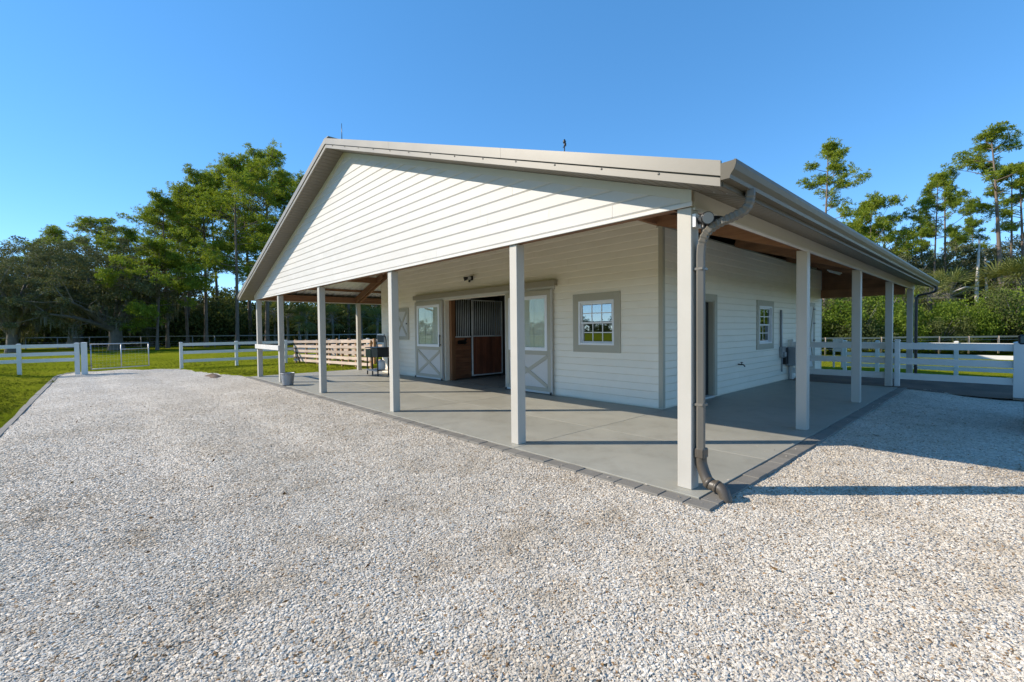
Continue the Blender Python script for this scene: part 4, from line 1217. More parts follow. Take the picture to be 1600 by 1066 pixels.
tl = empty('tube_light', W(1.45, 11.9, 3.30), 'long white tube lamp hanging under the side porch roof', 'lamp')
box('housing', 1.40, 1.50, 11.55, 12.85, 3.30, 3.345, M['white_plastic'], tl, 0.004)
tube('tube', [W(1.45, 11.58, 3.28), W(1.45, 12.82, 3.28)], 0.020, M['white_plastic'], tl, 10)
for v_ in (11.75, 12.65): box('hanger', 1.445, 1.455, v_, v_ + 0.01, 3.346, 3.62, M['black_metal'], tl)

hb = empty('hose_bib', W(2.58, 7.83, 0.69), 'small dark outdoor tap low on the side wall by the door', 'tap')
tube('spout', [W(*p) for p in curve_pts([(2.584, 7.83, 0.70), (2.50, 7.83, 0.70), (2.44, 7.83, 0.69), (2.41, 7.83, 0.64)], 4)], 0.016, M['black_metal'], hb, 8)
tube('wheel', [W(2.49, 7.83, 0.745), W(2.49, 7.83, 0.76)], 0.035, M['black_metal'], hb, 10)
tube('stem', [W(2.49, 7.83, 0.70), W(2.49, 7.83, 0.75)], 0.010, M['black_metal'], hb, 8)
tube('pipe', [W(2.565, 7.85, 0.70), W(2.565, 8.05, 0.675)], 0.014, M['black_metal'], hb, 8)

cd = empty('electrical_riser', W(2.57, 11.05, 0.28), 'grey conduit and meter boxes running up the side wall', 'conduit')
tube('conduit', [W(2.552, 11.02, 1.05), W(2.552, 11.02, 2.17)], 0.030, M['grey_plastic'], cd, 10)
tube('conduit', [W(2.558, 11.12, 0.28), W(2.558, 11.12, 0.90)], 0.020, M['grey_plastic'], cd, 10)
tube('conduit', [W(2.562, 11.15, 1.05), W(2.562, 11.15, 2.05)], 0.016, M['white_plastic'], cd, 8)
box('meter_box', 2.48, 2.584, 10.95, 11.22, 0.72, 1.05, M['galv'], cd, 0.008)
tube('meter_dial', [W(2.479, 11.03, 0.82), W(2.42, 11.03, 0.82)], 0.075, M['grey_plastic'], cd, 14)
box('switch_box', 2.47, 2.584, 11.25, 11.42, 0.50, 1.02, M['black'], cd, 0.008)
ac = empty('wall_unit', W(2.45, 11.95, 0.45), 'boxy wall unit with dark lattice grille behind the second side post', 'wall unit')
box('cabinet', 2.30, 2.584, 11.50, 12.45, 0.45, 1.02, M['grey_plastic'], ac, 0.01)
bm = bmesh.new(); frame_bm(bm, 'v', 11.49, 12.46, 0.44, 1.03, 2.262, 2.2995, 0.05); finish(bm, 'frame', M['white_plastic'], ac)
box('grille_back', 2.290, 2.2990, 11.545, 12.405, 0.495, 0.975, M['black'], ac)
for i in range(8): box('grille_bar', 2.272, 2.2895, 11.56 + i * 0.117, 11.568 + i * 0.117, 0.495, 0.975, M['grey_plastic'], ac)
for i in range(6): box('grille_bar', 2.268, 2.2715, 11.545, 12.405, 0.55 + i * 0.075, 0.558 + i * 0.075, M['grey_plastic'], ac)
tube('stand_pipe', [W(2.50, 11.60, 0.003), W(2.50, 11.60, 0.45)], 0.022, M['grey_plastic'], ac, 8)
box('front_casing', 2.2305, 2.2612, 11.49, 11.53, 0.44, 1.03, M['grey_plastic'], ac)

# lightning rod and vent mast on the roof
lr = empty('roof_rod', W(UC, -0.08, roof_z(UC) + 0.02), 'thin upright rod on the ridge at the gable peak', 'rod')
tube('rod', [W(UC, -0.08, roof_z(UC) + 0.02), W(UC, -0.08, 6.30), W(UC, -0.08, 6.52)], [0.011, 0.009, 0.006], M['black_metal'], lr, 6)
tube('foot', [W(UC, -0.08, roof_z(UC) + 0.022), W(UC, -0.08, roof_z(UC) + 0.05)], 0.04, M['black_metal'], lr, 8)
wv = empty('weather_sensor', W(2.53, 1.0, roof_z(2.53) - 0.02), 'small dark weather vane mast showing above the right roof edge', 'weather vane')
tube('mast', [W(2.53, 1.0, roof_z(2.53) - 0.02), W(2.53, 1.0, 4.60)], 0.008, M['black_metal'], wv, 6)
bar('vane_arm', W(2.47, 0.96, 4.50), W(2.59, 1.04, 4.50), 0.012, 0.012, M['black_metal'], wv)
tube('vane_head', [W(2.53, 1.0, 4.53), W(2.53, 1.0, 4.56), W(2.53, 1.0, 4.60)], [0.012, 0.028, 0.008], M['black_metal'], wv, 8)
tube('vane_cup', [W(2.49, 0.97, 4.475), W(2.49, 0.97, 4.52)], 0.018, M['black_metal'], wv, 8)

# ------------------------------------------------------------------ things on and by the porch
bk = empty('bucket', W(13.0, -0.06, 0.0), 'galvanised steel bucket standing at the foot of a front post', 'bucket')
bu, bv_ = 13.0, -0.06
prof = [(0.0, 0.012), (0.148, 0.012), (0.15, 0.0), (0.156, 0.0), (0.158, 0.03), (0.19, 0.30), (0.193, 0.36), (0.202, 0.375), (0.204, 0.387), (0.196, 0.39), (0.188, 0.375), (0.184, 0.30), (0.150, 0.03), (0.0, 0.026)]
sd_n = 28
V_, F_ = [], []
for r_, z_ in prof:
    for j in range(sd_n):
        a = 2 * math.pi * j / sd_n; V_.append((-bu + r_ * math.cos(a), bv_ + r_ * math.sin(a), z_))
for i in range(len(prof) - 1):
    for j in range(sd_n): F_.append((i * sd_n + j, i * sd_n + (j + 1) % sd_n, (i + 1) * sd_n + (j + 1) % sd_n, (i + 1) * sd_n + j))
mk('pail', V_, F_, M['galv'], bk, True)
tube('bail', [(-bu + 0.205 * math.cos(a), bv_ - 0.02 - 0.10 * math.sin(a) , 0.375 - 0.16 * math.sin(a)) for a in np.linspace(0, math.pi, 14)], 0.005, M['galv'], bk, 6)

gc = empty('griddle_cart', W(14.1, 3.40, 0.0), 'black steel outdoor griddle on a wheeled frame by the barn wall', 'griddle')
G0, G1, H0, H1 = 13.62, 14.52, 3.22, 3.72
box('body', 13.60, 14.10, H0, H1, 0.68, 1.02, M['black_metal'], gc, 0.015)
box('side_box', 14.105, 14.56, H0 - 0.02, H1 - 0.05, 0.66, 0.98, M['darkgreen'], gc, 0.012)
box('lid', 13.60, 14.58, H0 - 0.03, H1 + 0.01, 1.0205, 1.05, M['black_metal'], gc, 0.008)
for a in (13.63, 14.50):
    for b in (H0 + 0.01, H1 - 0.06): box('leg', a, a + 0.04, b, b + 0.04, 0.004, 0.66, M['black_metal'], gc, 0.004)
box('leg', 14.06, 14.10, H0 + 0.01, H0 + 0.05, 0.004, 0.68, M['black_metal'], gc)
box('shelf', 13.66, 14.50, H0 + 0.02, H1 - 0.04, 0.17, 0.195, M['black_metal'], gc)
box('shelf_rail', 13.66, 14.50, H0 + 0.0, H0 + 0.0195, 0.155, 0.22, M['galv'], gc)
for zz in (1.17, 1.50):
    box('rack_bar', 13.95, 14.50, H1 - 0.06, H1 - 0.03, zz, zz + 0.05, M['white_plastic'], gc)
for a in (13.945, 14.50): box('rack_post', a - 0.012, a + 0.012, H1 - 0.055, H1 - 0.031, 1.05, 1.549, M['galv'], gc)
box('rack_panel', 13.97, 14.47, H1 - 0.050, H1 - 0.042, 1.225, 1.495, M['black'], gc)
tube('hose', [W(*p) for p in curve_pts([(13.94, 3.62, 1.45), (13.86, 3.62, 1.47), (13.76, 3.62, 1.46), (13.70, 3.62, 1.36), (13.69, 3.62, 1.20), (13.66, 3.60, 1.05)], 6)], 0.022, M['black'], gc, 10)
pt = empty('propane_tank', W(13.80, 3.48, 0.197), 'white gas bottle on the lower shelf of the griddle cart', 'gas bottle')
prof = [(0.0, 0.0), (0.10, 0.0), (0.13, 0.03), (0.145, 0.09), (0.145, 0.26), (0.12, 0.33), (0.06, 0.37), (0.0, 0.38)]
V_, F_ = [], []
for r_, z_ in prof:
    for j in range(20):
        a = 2 * math.pi * j / 20; V_.append((-13.80 + r_ * math.cos(a), 3.48 + r_ * math.sin(a), 0.1975 + z_))
for i in range(len(prof) - 1):
    for j in range(20): F_.append((i * 20 + j, i * 20 + (j + 1) % 20, (i + 1) * 20 + (j + 1) % 20, (i + 1) * 20 + j))
mk('bottle', V_, F_, M['white_plastic'], pt, True)
tube('valve', [W(13.80, 3.48, 0.56), W(13.80, 3.48, 0.64)], 0.03, M['black'], pt, 10)

# plank pen beside the porch: two boarded sides joined at the ends
pen = empty('plank_pen', W(20.4, 4.3, 0.0), 'pale plank pen with two boarded sides on the grass beyond the porch', 'pen')
A0 = Vector(W(17.0, 4.55, 0)); A1 = Vector(W(24.3, 3.55, 0))
dn = (A1 - A0).normalized(); nn = Vector((0, 0, 1)).cross(dn).normalized()
if nn.y < 0: nn = -nn
def pen_side(off, boards, zr, post_behind):
    L_ = (A1 - A0).length
    for zb in boards:
        a = A0 + nn * off + Vector((0, 0, zb + rnd.uniform(-0.01, 0.01))); b = A1 + nn * off + Vector((0, 0, zb * 0.94 + rnd.uniform(-0.01, 0.01)))
        m = a + (b - a) * rnd.choice((0.33, 0.5, 0.66))
        bar('plank', a, m - dn * 0.003, 0.035, 0.132, M['pen_x'], pen); bar('plank', m + dn * 0.003, b, 0.035, 0.132, M['pen_x'], pen)
    for k in range(7):
        p = A0 + dn * (0.08 + (L_ - 0.16) * k / 6) + nn * (off + (0.07 if post_behind else -0.07))
        bar('pen_post', p + Vector((0, 0, -0.1)), p + Vector((0, 0, zr)), 0.10, 0.10, M['pen_z'], pen)
pen_side(0.0, (0.16, 0.42, 0.68, 0.94, 1.20), 1.25, True)
pen_side(1.9, (0.16, 0.42, 0.68, 0.94, 1.20), 1.28, False)
for zb in (0.2, 0.55, 0.9):
    bar('plank', A1 + nn * 0.15 + dn * 0.03 + Vector((0, 0, zb)), A1 + nn * 1.15 + dn * 0.03 + Vector((0, 0, zb)), 0.035, 0.15, M['pen_x'], pen)
bar('gusset', A1 + dn * 0.05 + nn * 0.03 + Vector((0, 0, 1.0)), A1 - dn * 0.75 + nn * -0.045 + Vector((0, 0, 0.05)), 0.05, 0.09, M['black_metal'], pen)

# ------------------------------------------------------------------ fences
def cap_bm(bm, x, y, z, w):
    h = w / 2
    base = [bm.verts.new((x + i * h, y + j * h, z)) for i, j in ((-1, -1), (1, -1), (1, 1), (-1, 1))]
    mid = [bm.verts.new((x + i * h, y + j * h, z + 0.022)) for i, j in ((-1, -1), (1, -1), (1, 1), (-1, 1))]
    top = [bm.verts.new((x + i * h * 0.5, y + j * h * 0.5, z + 0.045)) for i, j in ((-1, -1), (1, -1), (1, 1), (-1, 1))]
    for a, b in ((base, mid), (mid, top)):
        for i in range(4): bm.faces.new((a[i], a[(i + 1) % 4], b[(i + 1) % 4], b[i]))
    bm.faces.new(top); bm.faces.new(base[::-1])

def vinyl_fence(label, posts, rails, top, pw=0.127, rail_h=0.14, rail_t=0.038, group=None, zb=-0.2, ends=(None, None)):
    p0 = posts[0]
    t = empty('vinyl_fence', W(p0[0], p0[1], 0), label, 'fence', group)
    for q in posts:
        u, v = q[0], q[1]; w_ = q[2] if len(q) > 2 else pw; tp = q[3] if len(q) > 3 else top
        p = box('post', u - w_ / 2, u + w_ / 2, v - w_ / 2, v + w_ / 2, zb, tp, M['vinyl'], t, 0.006)
        bm = bmesh.new(); cap_bm(bm, -u, v, tp + 0.0005, w_ + 0.016); finish(bm, 'post_cap', M['vinyl'], p)
    for a, b in zip(posts[:-1], posts[1:]):
        A = Vector(W(a[0], a[1], 0)); B = Vector(W(b[0], b[1], 0)); d = (B - A).normalized()
        A2 = A + d * ((a[2] if len(a) > 2 else pw) / 2 - 0.01); B2 = B - d * ((b[2] if len(b) > 2 else pw) / 2 - 0.01)
        for zr in rails:
            bar('rail', A2 + Vector((0, 0, zr)), B2 + Vector((0, 0, zr)), rail_t, rail_h, M['vinyl'], t)
    return t
R_L = (0.33, 0.735, 1.12)
FU = 24.4
vinyl_fence('white three-rail vinyl fence right of the open gate on the lawn', [(FU, -1.47), (FU, 0.82), (FU, 3.16), (FU + 0.05, 5.5), (FU + 0.1, 7.9)], R_L, 1.19)
lf = vinyl_fence('white three-rail vinyl fence at the far left of the lawn', [(FU, -5.05, 0.16, 1.26), (FU, -6.72), (FU, -9.05), (FU, -11.4), (FU, -13.8)], (0.60, 0.86, 1.19), 1.26)
gp = vinyl_fence('thick white vinyl gate post with the steel gate hung on it', [(FU - 0.02, -4.83, 0.2, 1.27)], (), 1.27)
gp['category'] = 'gate post'
# steel gate, swung open
gate = empty('wire_gate', W(FU, -4.60, 0), 'grey steel pipe gate with wire mesh standing ajar at the drive', 'gate')
GA = Vector(W(FU + 0.02, -4.62, 0)); GB = Vector(W(FU + 0.95, -2.62, 0))
gd = (GB - GA)
def gp_(t, z): return GA + gd * t + Vector((0, 0, z))
tube('frame_rail', [gp_(0, 1.22), gp_(1, 1.22)], 0.022, M['pipe'], gate, 8)
tube('frame_rail', [gp_(0, 0.15), gp_(1, 0.15)], 0.020, M['pipe'], gate, 8)
for t_ in (0, 0.5, 1): tube('frame_stile', [gp_(t_, 0.13), gp_(t_, 1.22)], 0.022, M['pipe'], gate, 8)
tube('frame_rail', [gp_(0.5, 0.96), gp_(1, 0.96)], 0.014, M['pipe'], gate, 8)
ch = []
for i in range(1, 16):
    if i != 8: ch.append(tube_np([gp_(i / 16, 0.16), gp_(i / 16, 0.95 if i > 8 else 1.2)], 0.0013, 4))
for j in range(1, 8):
    zz = 0.15 + j * 0.12; ch.append(tube_np([gp_(0.01, zz), gp_(0.99, zz)], 0.0013, 4))
wm = link('wire_mesh', np_mesh('wire_mesh', ch), M['pipe']); wm.parent = gate; wm.matrix_parent_inverse = Matrix.Translation(-gate.location); wm['kind'] = 'stuff'
for zz in (0.3, 1.0): tube('hinge', [gp_(-0.05, zz), gp_(0.02, zz)], 0.018, M['black_metal'], gate, 8)

# right-hand fences
FV = 11.82
vinyl_fence('shaded white three-rail vinyl fence ending at a thick post by the gravel', [(2.50, FV, 0.10), (-0.08, FV + 0.03, 0.11, 1.24), (-2.33, FV, 0.20, 1.20)], (0.28, 0.69, 1.10), 1.22, rail_h=0.17, rail_t=0.042)
vinyl_fence('white vinyl fence at the far right behind the shaded one', [(2.75, 20.0), (1.62, 20.0), (-0.78, 20.0), (-3.2, 20.0), (-5.6, 20.0), (-8.0, 20.0)], (-0.03, 0.45, 0.90), 1.0, rail_h=0.15, zb=-0.5)
xg = empty('pipe_gate', W(2.3, 16.3, 0), 'short white vinyl gate leaf with black hinges behind the barn corner', 'gate')
for a in (2.36, 2.10): box('stile', a - 0.03, a + 0.03, 16.30, 16.36, 0.1, 1.18, M['vinyl'], xg, 0.004)
for zz in (0.35, 0.7, 1.06): box('rail', 2.132, 2.328, 16.31, 16.35, zz, zz + 0.13, M['vinyl'], xg)
for zz in (0.42, 1.02): box('hinge', 2.08, 2.20, 16.285, 16.2995, zz, zz + 0.05, M['black_metal'], xg)

def wire_fence(label, pts, top, n_sub, mat, wires=(0.25, 0.5, 0.75)):
    t = empty('wire_fence', W(pts[0][0], pts[0][1], 0), label, 'fence')
    for a, b in zip(pts[:-1], pts[1:]):
        for i in range(n_sub):
            q0 = np.array(a) + (np.array(b) - np.array(a)) * i / n_sub; q1 = np.array(a) + (np.array(b) - np.array(a)) * (i + 1) / n_sub
            tube('fence_post', [W(q0[0], q0[1], -0.1), W(q0[0], q0[1], top)], 0.05, mat, t, 6)
            bar('top_rail', W(q0[0], q0[1], top - 0.05), W(q1[0], q1[1], top - 0.05 + rnd.uniform(-0.02, 0.02)), 0.045, 0.10, mat, t)
        ch = []
        for zz in wires: ch.append(tube_np([W(a[0], a[1], zz), W(b[0], b[1], zz)], 0.006, 4))
        link('wire', np_mesh('wire', ch), M['pipe'], t)
    return t
wire_fence('brown topped field fence running before the shrubs on the right', [(12.0, 21.5), (5.5, 28.7), (2.0, 32.5), (-1.7, 36.6), (-8.0, 43.0)], 0.98, 3, M['rail_far'])
wire_fence('grey field fence in front of the woods on the left', [(95, -33), (78.6, -15.8), (68.8, -5.0), (60.9, 3.7), (54.0, 11.2), (48.1, 17.7), (40, 27)], 1.38, 4, M['dull_pipe'])

# ------------------------------------------------------------------ small utility cart standing just right of the view (its mirror and tyre show)
ct = empty('utility_cart', W(-2.99, 6.55, -0.11), 'dark utility cart at the right edge with its wing mirror showing', 'utility cart')
cx, cy, cz = 2.99, 6.55, -0.11       # world x, y
def cbox(nm, x0, x1, y0, y1, z0, z1, mat, bev=0.02, par=None): return box(nm, -x0, -x1, y0, y1, z0 + cz, z1 + cz, mat, par or ct, bev)
cbox('body', cx - 0.52, cx + 0.62, cy - 0.55, cy + 1.1, 0.36, 0.72, M['teal'], 0.05)
cbox('cargo_bed', cx - 0.58, cx + 0.66, cy - 0.65, cy + 0.25, 0.73, 1.0, M['black'], 0.03)
cbox('bonnet', cx - 0.52, cx + 0.60, cy + 1.11, cy + 2.0, 0.40, 0.88, M['teal'], 0.08)
cbox('seat', cx - 0.45, cx + 0.55, cy + 0.35, cy + 0.85, 0.721, 0.86, M['black'], 0.04)
cbox('seat_back', cx - 0.45, cx + 0.55, cy + 0.27, cy + 0.345, 0.861, 1.35, M['black'], 0.03)
for sx in (cx - 0.50, cx + 0.58):
    for y0, y1 in ((cy + 0.28, cy + 0.36), (cy + 1.15, cy + 1.0)):
        tube('cage_bar', [(sx, y0, 0.72 + cz), (sx, y1, 1.92 + cz)], 0.022, M['black_metal'], ct, 8)
cbox('roof', cx - 0.56, cx + 0.64, cy + 0.2, cy + 1.2, 1.921, 1.96, M['black'], 0.02)
for sx in (cx - 0.50, cx + 0.58):
    for sy in (cy - 0.2, cy + 1.55):
        w_ = tube('wheel', [(sx - 0.13, sy, 0.31 + cz), (sx - 0.10, sy, 0.31 + cz), (sx + 0.10, sy, 0.31 + cz), (sx + 0.13, sy, 0.31 + cz)], [0.25, 0.31, 0.31, 0.25], M['rubber'], ct, 24)
        tube('rim', [(sx - 0.136, sy, 0.31 + cz), (sx + 0.136, sy, 0.31 + cz)], 0.15, M['galv'], w_, 16)
mir = tube('mirror', [(cx - 0.50, cy + 1.02, 1.38 + cz), (2.44, 7.90, 1.41 + cz)], 0.014, M['black_metal'], ct, 8)
bm = bmesh.new(); bm_box(bm, -2.27, -2.53, 7.93, 8.02, 1.29, 1.47, 0.03); finish(bm, 'mirror_shell', M['black'], mir)
bm = bmesh.new(); bm_box(bm, -2.30, -2.50, 7.922, 7.929, 1.315, 1.445); finish(bm, 'mirror_glass', M['teal'], mir)  # flat teal colour stands in for the reflection in the glass

# ------------------------------------------------------------------ trees
def leaf_quads(c, l, w, rng, dirs=None, droop=0.0):
    """rhombic leaves at centres c"""
    n = len(c)
    a = rng.normal(size=(n, 3)) if dirs is None else dirs + rng.normal(size=(n, 3)) * 0.45
    a /= np.linalg.norm(a, axis=1)[:, None] + 1e-9
    b = np.cross(a, rng.normal(size=(n, 3))); b /= np.linalg.norm(b, axis=1)[:, None] + 1e-9
    l_ = (l * rng.uniform(0.6, 1.3, n))[:, None]; w_ = (w * rng.uniform(0.6, 1.3, n))[:, None]
    V_ = np.stack([c - a * l_ * 0.5, c + b * w_ * 0.5, c + a * l_ * 0.5, c - b * w_ * 0.5], 1).reshape(-1, 3)
    return V_, np.arange(4 * n).reshape(n, 4)

def needle_tris(c, r, n_per, rng, w=0.05, up=0.35):
    """tufts of needle bunches radiating from centres"""
    n = len(c)
    d = rng.normal(size=(n, n_per, 3)); d[..., 2] = d[..., 2] * 0.8 + up
    d /= np.linalg.norm(d, axis=2)[..., None]
    L_ = (r[:, None] * rng.uniform(0.55, 1.15, (n, n_per)))[..., None]
    side = np.cross(d, rng.normal(size=(n, n_per, 3))); side /= np.linalg.norm(side, axis=2)[..., None]
    base = c[:, None, :] + d * L_ * 0.08
    tip = c[:, None, :] + d * L_
    midp = c[:, None, :] + d * L_ * 0.62
    V_ = np.stack([base, midp + side * w, tip, midp - side * w], 2).reshape(-1, 3)
    m = n * n_per
    return V_, np.arange(4 * m).reshape(m, 4)

def pine_meshes(seed, H, base_frac, spread, n_br, tuft, dens=1.0, flat_top=True):
    rng = np.random.RandomState(seed)
    r0 = 0.018 * H * rng.uniform(0.85, 1.15) * 0.62
    lean = rng.uniform(-0.05, 0.05, 2) * H
    t = np.linspace(0, 1, 12)
    wob = np.stack([np.sin(t * 5 + rng.rand() * 6) * 0.12, np.cos(t * 4 + rng.rand() * 6) * 0.12, 0 * t], 1) * (t[:, None])
    tp = np.stack([lean[0] * t ** 1.5, lean[1] * t ** 1.5, H * 0.97 * t], 1) + wob
    rad = r0 * (1 - t * 0.82); rad[0] *= 1.35
    tr = [tube_np(tp, rad, 8)]
    cent, rr = [], []
    for i in range(n_br):
        f = base_frac + (1 - base_frac) * ((i + rng.rand()) / n_br) ** 0.85
        p0 = np.array([np.interp(f, t, tp[:, k]) for k in range(3)])
        az = rng.rand() * 6.283
        q = (f - base_frac) / (1 - base_frac)
        ln = spread * (0.55 + 0.6 * math.sin(math.pi * min(1, 0.12 + q * 0.8)) ** 0.9) * rng.uniform(0.55, 1.15) * (1 - 0.45 * q ** 3)
        el = rng.uniform(-0.05, 0.45) + 0.65 * q ** 2
        d = np.array([math.cos(az) * math.cos(el), math.sin(az) * math.cos(el), math.sin(el)])
        k_ = np.linspace(0, 1, 5)[:, None]
        bend = np.array([0, 0, rng.uniform(-0.08, 0.22) * ln])
        jit = rng.normal(size=3) * 0.12 * ln
        bp = p0 + d * ln * k_ + bend * k_ ** 2 + jit * (k_ * (1 - k_))
        br = max(0.02, r0 * 0.34 * (1 - 0.5 * f)) * (1 - 0.75 * k_[:, 0])
        tr.append(tube_np(bp, br, 5))
        nsub = int(2 + rng.rand() * 4)
        ends = [bp[-1]]
        for s in range(nsub):
            ks = rng.uniform(0.5, 1.0)
            b0 = np.array([np.interp(ks, np.linspace(0, 1, 5), bp[:, c_]) for c_ in range(3)])
            dd = d * 0.6 + rng.normal(size=3) * 0.65; dd[2] = abs(dd[2]) * 0.6 + 0.1; dd /= np.linalg.norm(dd)
            e = b0 + dd * ln * rng.uniform(0.22, 0.5)
            tr.append(tube_np([b0, (b0 + e) / 2 + rng.normal(size=3) * 0.05, e], [br[-2] * 0.9 + 0.01, 0.025, 0.014], 4))
            ends.append(e)
        for e in ends:
            m = int(rng.uniform(11, 20) * dens)
            w_ = rng.uniform(0.6, 1.1) * tuft
            for _ in range(max(2, m)):
                q_ = rng.normal(size=3); q_ *= rng.rand() ** 0.4 / np.linalg.norm(q_); cent.append(e + q_ * np.array([w_, w_, w_ * 0.62])); rr.append(0.30 * rng.uniform(0.7, 1.2))
    # top
    for _ in range(int(26 * dens)):
        q_ = rng.normal(size=3); q_ *= rng.rand() ** 0.4 / np.linalg.norm(q_); cent.append(tp[-1] + q_ * np.array([1.1, 1.1, 0.6])); rr.append(0.30 * rng.uniform(0.7, 1.2))
    cent = np.array(cent); rr = np.array(rr)
    cr = [needle_tris(cent, rr, 17, rng, 0.026)]
    tm = np_mesh('pine_trunk', tr); smooth(tm); tm.materials.append(M['bark'])
    cm = np_mesh('pine_crown', cr); cm.materials.append(M['needles'])
    return tm, cm, H

def blob_points(n, rng, radii, lump=0.25):
    d = rng.normal(size=(n, 3)); d /= np.linalg.norm(d, axis=1)[:, None]
    r = rng.rand(n) ** 0.38
    k = 1 + lump * np.sin(d[:, 0] * 5 + 1.3) * np.sin(d[:, 1] * 4.3 + 0.4) + lump * 0.7 * np.sin(d[:, 2] * 7 + d[:, 0] * 6)
    return d * (r * k)[:, None] * np.array(radii)

def oak_meshes(seed, H, R, n_cl, n_leaf, leaf=0.24, moss=60, tall=0.42):
    rng = np.random.RandomState(seed)
    tr = []; tips = []
    fork = H * rng.uniform(0.16, 0.24)
    r0 = 0.045 * H
    tr.append(tube_np([(0, 0, -0.1), (0.03, 0.02, fork * 0.5), (0.06, -0.03, fork * 1.1)], [r0 * 1.35, r0, r0 * 0.9], 10))
    nl = 8
    for i in range(nl):
        az = 6.283 * (i + rng.uniform(-0.3, 0.3)) / nl; el = rng.uniform(0.25, 1.25)
        ln = (R * 0.9 * math.cos(el) + (H - fork) * 0.75 * math.sin(el)) * rng.uniform(0.8, 1.05)
        d = np.array([math.cos(az) * math.cos(el), math.sin(az) * math.cos(el), math.sin(el)])
        k_ = np.linspace(0, 1, 7)[:, None]
        bp = np.array([0.05, 0, fork]) + d * ln * k_ + np.array([0, 0, 0.12 * ln]) * np.sin(k_ * 3.1) + rng.normal(size=3) * 0.16 * ln * k_ * (1 - k_)
        rb = r0 * 0.55 * (1 - 0.85 * k_[:, 0]); tr.append(tube_np(bp, rb, 7)); tips.append(bp[-1])
        for s in range(6):
            kk = rng.uniform(0.3, 0.98); b0 = np.array([np.interp(kk, np.linspace(0, 1, 7), bp[:, c_]) for c_ in range(3)])
            dd = rng.normal(size=3) + d * 0.8 + np.array([0, 0, 0.3]); dd /= np.linalg.norm(dd); e = b0 + dd * ln * rng.uniform(0.2, 0.45)
            tr.append(tube_np([b0, (b0 + e) / 2 + rng.normal(size=3) * 0.12, e], [0.25 * r0 * (1.1 - kk), 0.03, 0.012], 5)); tips.append(e)
    cz_ = H * (1 - tall)
    pts = blob_points(n_cl, rng, (R, R, H * tall), 0.22) + np.array([0, 0, cz_])
    pts = pts[pts[:, 2] > H * 0.16]
    # cut holes
    hole = np.sin(pts[:, 0] * 1.1 + seed) * np.sin(pts[:, 1] * 1.2) * np.sin(pts[:, 2] * 1.5 + 1)
    pts = pts[hole < 0.42]
    pts = np.concatenate([pts, np.array(tips)])
    q_ = rng.normal(size=(len(pts) * n_leaf, 3)); q_ *= (rng.rand(len(q_)) ** 0.35 / np.linalg.norm(q_, axis=1))[:, None]
    pr_ = np.repeat(rng.uniform(0.45, 1.0, len(pts)), n_leaf)[:, None]
    cl = np.repeat(pts, n_leaf, axis=0) + q_ * pr_ * np.array([1.0, 1.0, 0.62]) * (H / 11)
    tm = np_mesh('oak_trunk', tr); smooth(tm); tm.materials.append(M['bark_grey'])
    cm = np_mesh('oak_crown', [leaf_quads(cl, leaf, leaf * 0.5, rng)]); cm.materials.append(M['oak_leaf'])
    mm = None
    if moss:
        low = pts[np.argsort(pts[:, 2] + rng.normal(size=len(pts)) * 1.2)[:moss]]
        st = np.repeat(low, 5, axis=0) + rng.normal(size=(len(low) * 5, 3)) * np.array([0.25, 0.25, 0.1])
        ln = rng.uniform(0.4, 1.3, len(st))[:, None]; az = rng.rand(len(st)) * 6.28
        s_ = np.stack([np.cos(az), np.sin(az), 0 * az], 1) * 0.06
        V_ = np.stack([st - s_, st + s_, st + s_ * 0.9 + np.array([0.03, 0, -0.6]) * ln, st - s_ * 0.2 + np.array([0, 0.02, -1.0]) * ln], 1).reshape(-1, 3)
        mm = np_mesh('moss', [(V_, np.arange(len(V_)).reshape(-1, 4))]); mm.materials.append(M['moss'])
    return tm, cm, mm, H

def shrub_mesh(seed, n_cl, n_leaf, leaf, mat):
    rng = np.random.RandomState(seed)
    pts = []
    for k in range(7):
        c = np.array([rng.uniform(-0.55, 0.55), rng.uniform(-0.55, 0.55), rng.uniform(0.2, 0.72)])
        r = rng.uniform(0.28, 0.48)
        pts.append(c + blob_points(n_cl // 7, rng, (r, r, r * 0.85), 0.25))
    pts = np.concatenate(pts); pts = pts[pts[:, 2] > 0.02]
    cl = np.repeat(pts, n_leaf, axis=0) + rng.normal(size=(len(pts) * n_leaf, 3)) * 0.055
    cm = np_mesh('shrub_foliage', [leaf_quads(cl, leaf, leaf * 0.55, rng)]); cm.materials.append(mat)
    tr = []
    for k in range(9):
        az = rng.rand() * 6.28; e = np.array([math.cos(az) * rng.uniform(0.2, 0.6), math.sin(az) * rng.uniform(0.2, 0.6), rng.uniform(0.5, 0.95)])
        tr.append(tube_np([np.array([e[0] * 0.1, e[1] * 0.1, -0.03]), e * np.array([0.5, 0.5, 0.6]), e], [0.018, 0.012, 0.004], 5))
    sm_ = np_mesh('shrub_stems', tr); smooth(sm_); sm_.materials.append(M['bark_grey'])
    return sm_, cm

